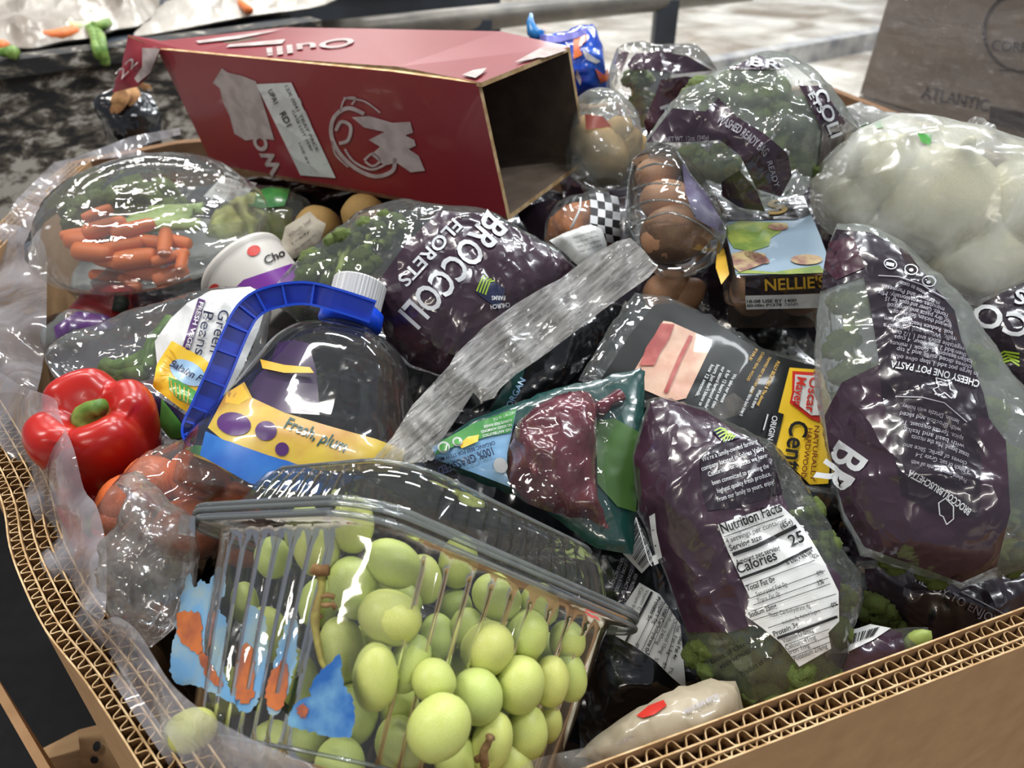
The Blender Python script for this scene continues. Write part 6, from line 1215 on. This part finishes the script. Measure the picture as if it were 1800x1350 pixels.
# ------------------------------------------------------------------ litter on the neighbouring bin
M['dirty_film'] = prin('dirty_white_film', hexc(176, 170, 160), .35, .5, 0, hexc(120, 108, 96), 6, .4, .75, (20, .5, .01, 3, 1))
def on_ledge(x, y, dz=0.0): return PZ(x, y, ZT+dz)
def heap(name, label, poly, amp, seed):
    v, f, onb = fill(catmull(np.array(poly, float), True, 4), 9, .3); base = PZ(v[:, 0], v[:, 1], ZT+.004); m = base[:, :2]
    d = segdist(catmull(np.array(poly, float), True, 4), v); h = amp*np.clip(d/25, 0, 1)**.6*(1+.7*facet_noise(m, .12, seed)+.4*facet_noise(m, .05, seed+2))
    top = base+np.stack([0*h, 0*h, np.abs(h)], -1); V = np.concatenate([top, base-[0, 0, .003]]); n = len(v)
    o = obj(name, V, pxfaces(v, f)+[tuple(i+n for i in t) for t in f], M['dirty_film'], None); tag(o, label, 'plastic film'); return o
_h1 = heap('plastic_sheet', 'crumpled dirty white plastic sheet on top of the weathered bin, far corner', [(-40, 92), (20, 84), (60, 84), (110, 72), (160, 66), (200, 52), (250, 42), (280, 6), (240, -30), (-40, -40)], .05, 3)
heap('plastic_sheet', 'second crumpled grey plastic sheet on the weathered bin, nearer the red carton', [(270, 30), (300, 2), (420, -24), (600, -28), (570, 8), (450, 26), (372, 40), (300, 54), (235, 62)], .03, 5)
V, F = tube(catmull([on_ledge(52, 58, .012), on_ledge(75, 64, .012), on_ledge(105, 62, .012), on_ledge(132, 56, .012)], False, 4), [.006]*4+[.012]*4+[.013]*4+[.014], 8); tag(obj('carrot_peel', V, F, M['carrot'], None), 'thin curved orange carrot piece lying on the weathered bin ledge', 'carrot')
V, F = tube([on_ledge(124, 50, .015), on_ledge(140, 50, .016), on_ledge(162, 48, .014)], [.015, .013, .012], 8); go = thing('green_onion', 'wilted green onion hanging over the weathered bin ledge', 'vegetable', on_ledge(145, 52)); obj('bulb', V, F, prin('scallion_white', hexc(200, 210, 160), .45), go)
hang = lambda x, y: onplane(x, y, A+nv*.052, nv)
for k, q in enumerate(([on_ledge(160, 48, .014), on_ledge(172, 58, .012), on_ledge(178, 68, .012), hang(180, 84), hang(185, 112)], [on_ledge(158, 50, .016), on_ledge(164, 60, .012), on_ledge(168, 72, .010), hang(170, 86), hang(176, 100)], [on_ledge(162, 46, .016), on_ledge(176, 46, .02), on_ledge(190, 40, .014)])):
    V, F = tube(catmull(q, False, 4), .010, 6); obj('leaf', V, F, M['stem_green'], go)
V, F = tube(catmull([on_ledge(410, -2, .02), on_ledge(424, 8, .02), on_ledge(438, 18, .018)], False, 4), .010, 8); tag(obj('carrot_piece', V, F, M['carrot'], None), 'small orange carrot stick on the grey sheet near the red carton', 'carrot')
for k, (x, y, lbl) in enumerate(((2, 82, 'orange scrap at the near end of the weathered bin ledge'), (18, 92, 'tiny pale green scrap at the near end of the weathered bin ledge'))):
    sv, sf = ico(2); q = on_ledge(x, y, .012); tag(obj('vegetable_scrap', q+sv*[.02, .016, .012]*(1+.2*np.sin(sv[:, :1]*5)), sf, M['carrot'] if k == 0 else M['stem_green'], None), lbl, 'scrap')
# black bag of dried leaves between the bins
s = Sheet([(188, 250), (186, 190), (200, 165), (235, 155), (268, 168), (284, 205), (284, 255), (240, 275)], (236, 215, 1.28), tilt(30), .07, .05, (.012, .05), 97)
o = mkbag('black_bag', 'shiny black plastic bag with dried leaves behind the bin corner', 'bag', s, M['black_film'], fname='bag_film', sp=.012)
M['dry_leaf'] = prin('dry_tan_leaf', hexc(168, 128, 84), .8, .2, 0, hexc(120, 84, 54), 30)
for k, pts in enumerate((((232, 155), (224, 175), (212, 196), (208, 205)), ((236, 152), (240, 172), (232, 192)), ((234, 152), (255, 154), (268, 164)), ((222, 160), (214, 180), (216, 190)))):
    q = catmull([s.surf([p])[0]-FWD*.012 for p in pts], False, 4); d = np.array([.006, .004, .004]); w = np.sin(np.linspace(.3, 2.9, len(q)))[:, None]*.012
    V = np.concatenate([q-[1, 0, 0]*w, q+[0, 0, .004], q+[1, 0, 0]*w]); n = len(q); F = [(i, i+1, n+i+1, n+i) for i in range(n-1)]+[(n+i, n+i+1, 2*n+i+1, 2*n+i) for i in range(n-1)]
    obj('dried_leaf', V, F, M['dry_leaf'], o)
# ------------------------------------------------------------------ labels: members of a set are told apart by their place
ORD = ['leftmost', 'second from left', 'third from left', 'fourth from left', 'fifth from left', 'sixth from left', 'seventh from left', 'eighth from left', 'ninth from left', 'tenth from left', 'eleventh from left', 'twelfth from left', 'thirteenth from left', 'fourteenth from left', 'fifteenth from left', 'sixteenth from left', 'seventeenth from left', 'eighteenth from left']
NOUN = {'baby carrots in the tray': 'orange baby carrot in the clear vegetable tray', 'broccoli in the vegetable tray': 'broccoli floret under the clear tray lid', 'celery in the vegetable tray': 'celery stick under the clear tray lid', 'beans in the bag': 'green bean pod inside the clear bean bag', 'orange roots in the clear bag': 'orange root inside the green banded bag',
 'florets in the middle bag': 'floret in the clear end of the FLORETS bag', 'florets in the farthest bag': 'floret inside the farthest purple bag', 'florets in the upper right bag': 'floret in the WASHED READY BAG bag', 'loose looking florets by the near rim': 'yellowish floret above the READY TO ENJOY bag', 'florets in the recipe bag': 'floret inside the tall recipe bag', 'florets in the nutrition bag': 'floret inside the Nutrition Facts bag',
 'potatoes in the clear bag': 'potato in the bag behind the red carton', 'eggs in the left carton': 'brown egg in the left clear carton', 'eggs in shadow': 'brown egg in shadow behind the bacon pack', 'eggs in the boxed carton': 'brown egg inside the purple banded carton', 'onions in the cloudy bag': 'white onion in the cloudy bag'}
bpy.context.view_layer.update()
sets = {}
for o in bpy.data.objects:
    if o.parent is None and o.get('group') in NOUN: sets.setdefault(o['group'], []).append(o)
for g, L in sets.items():
    L.sort(key=lambda o: float(proj(np.array(o.matrix_world.translation))[0]))
    for k, o in enumerate(L): o['label'] = ORD[k]+' '+NOUN[g]
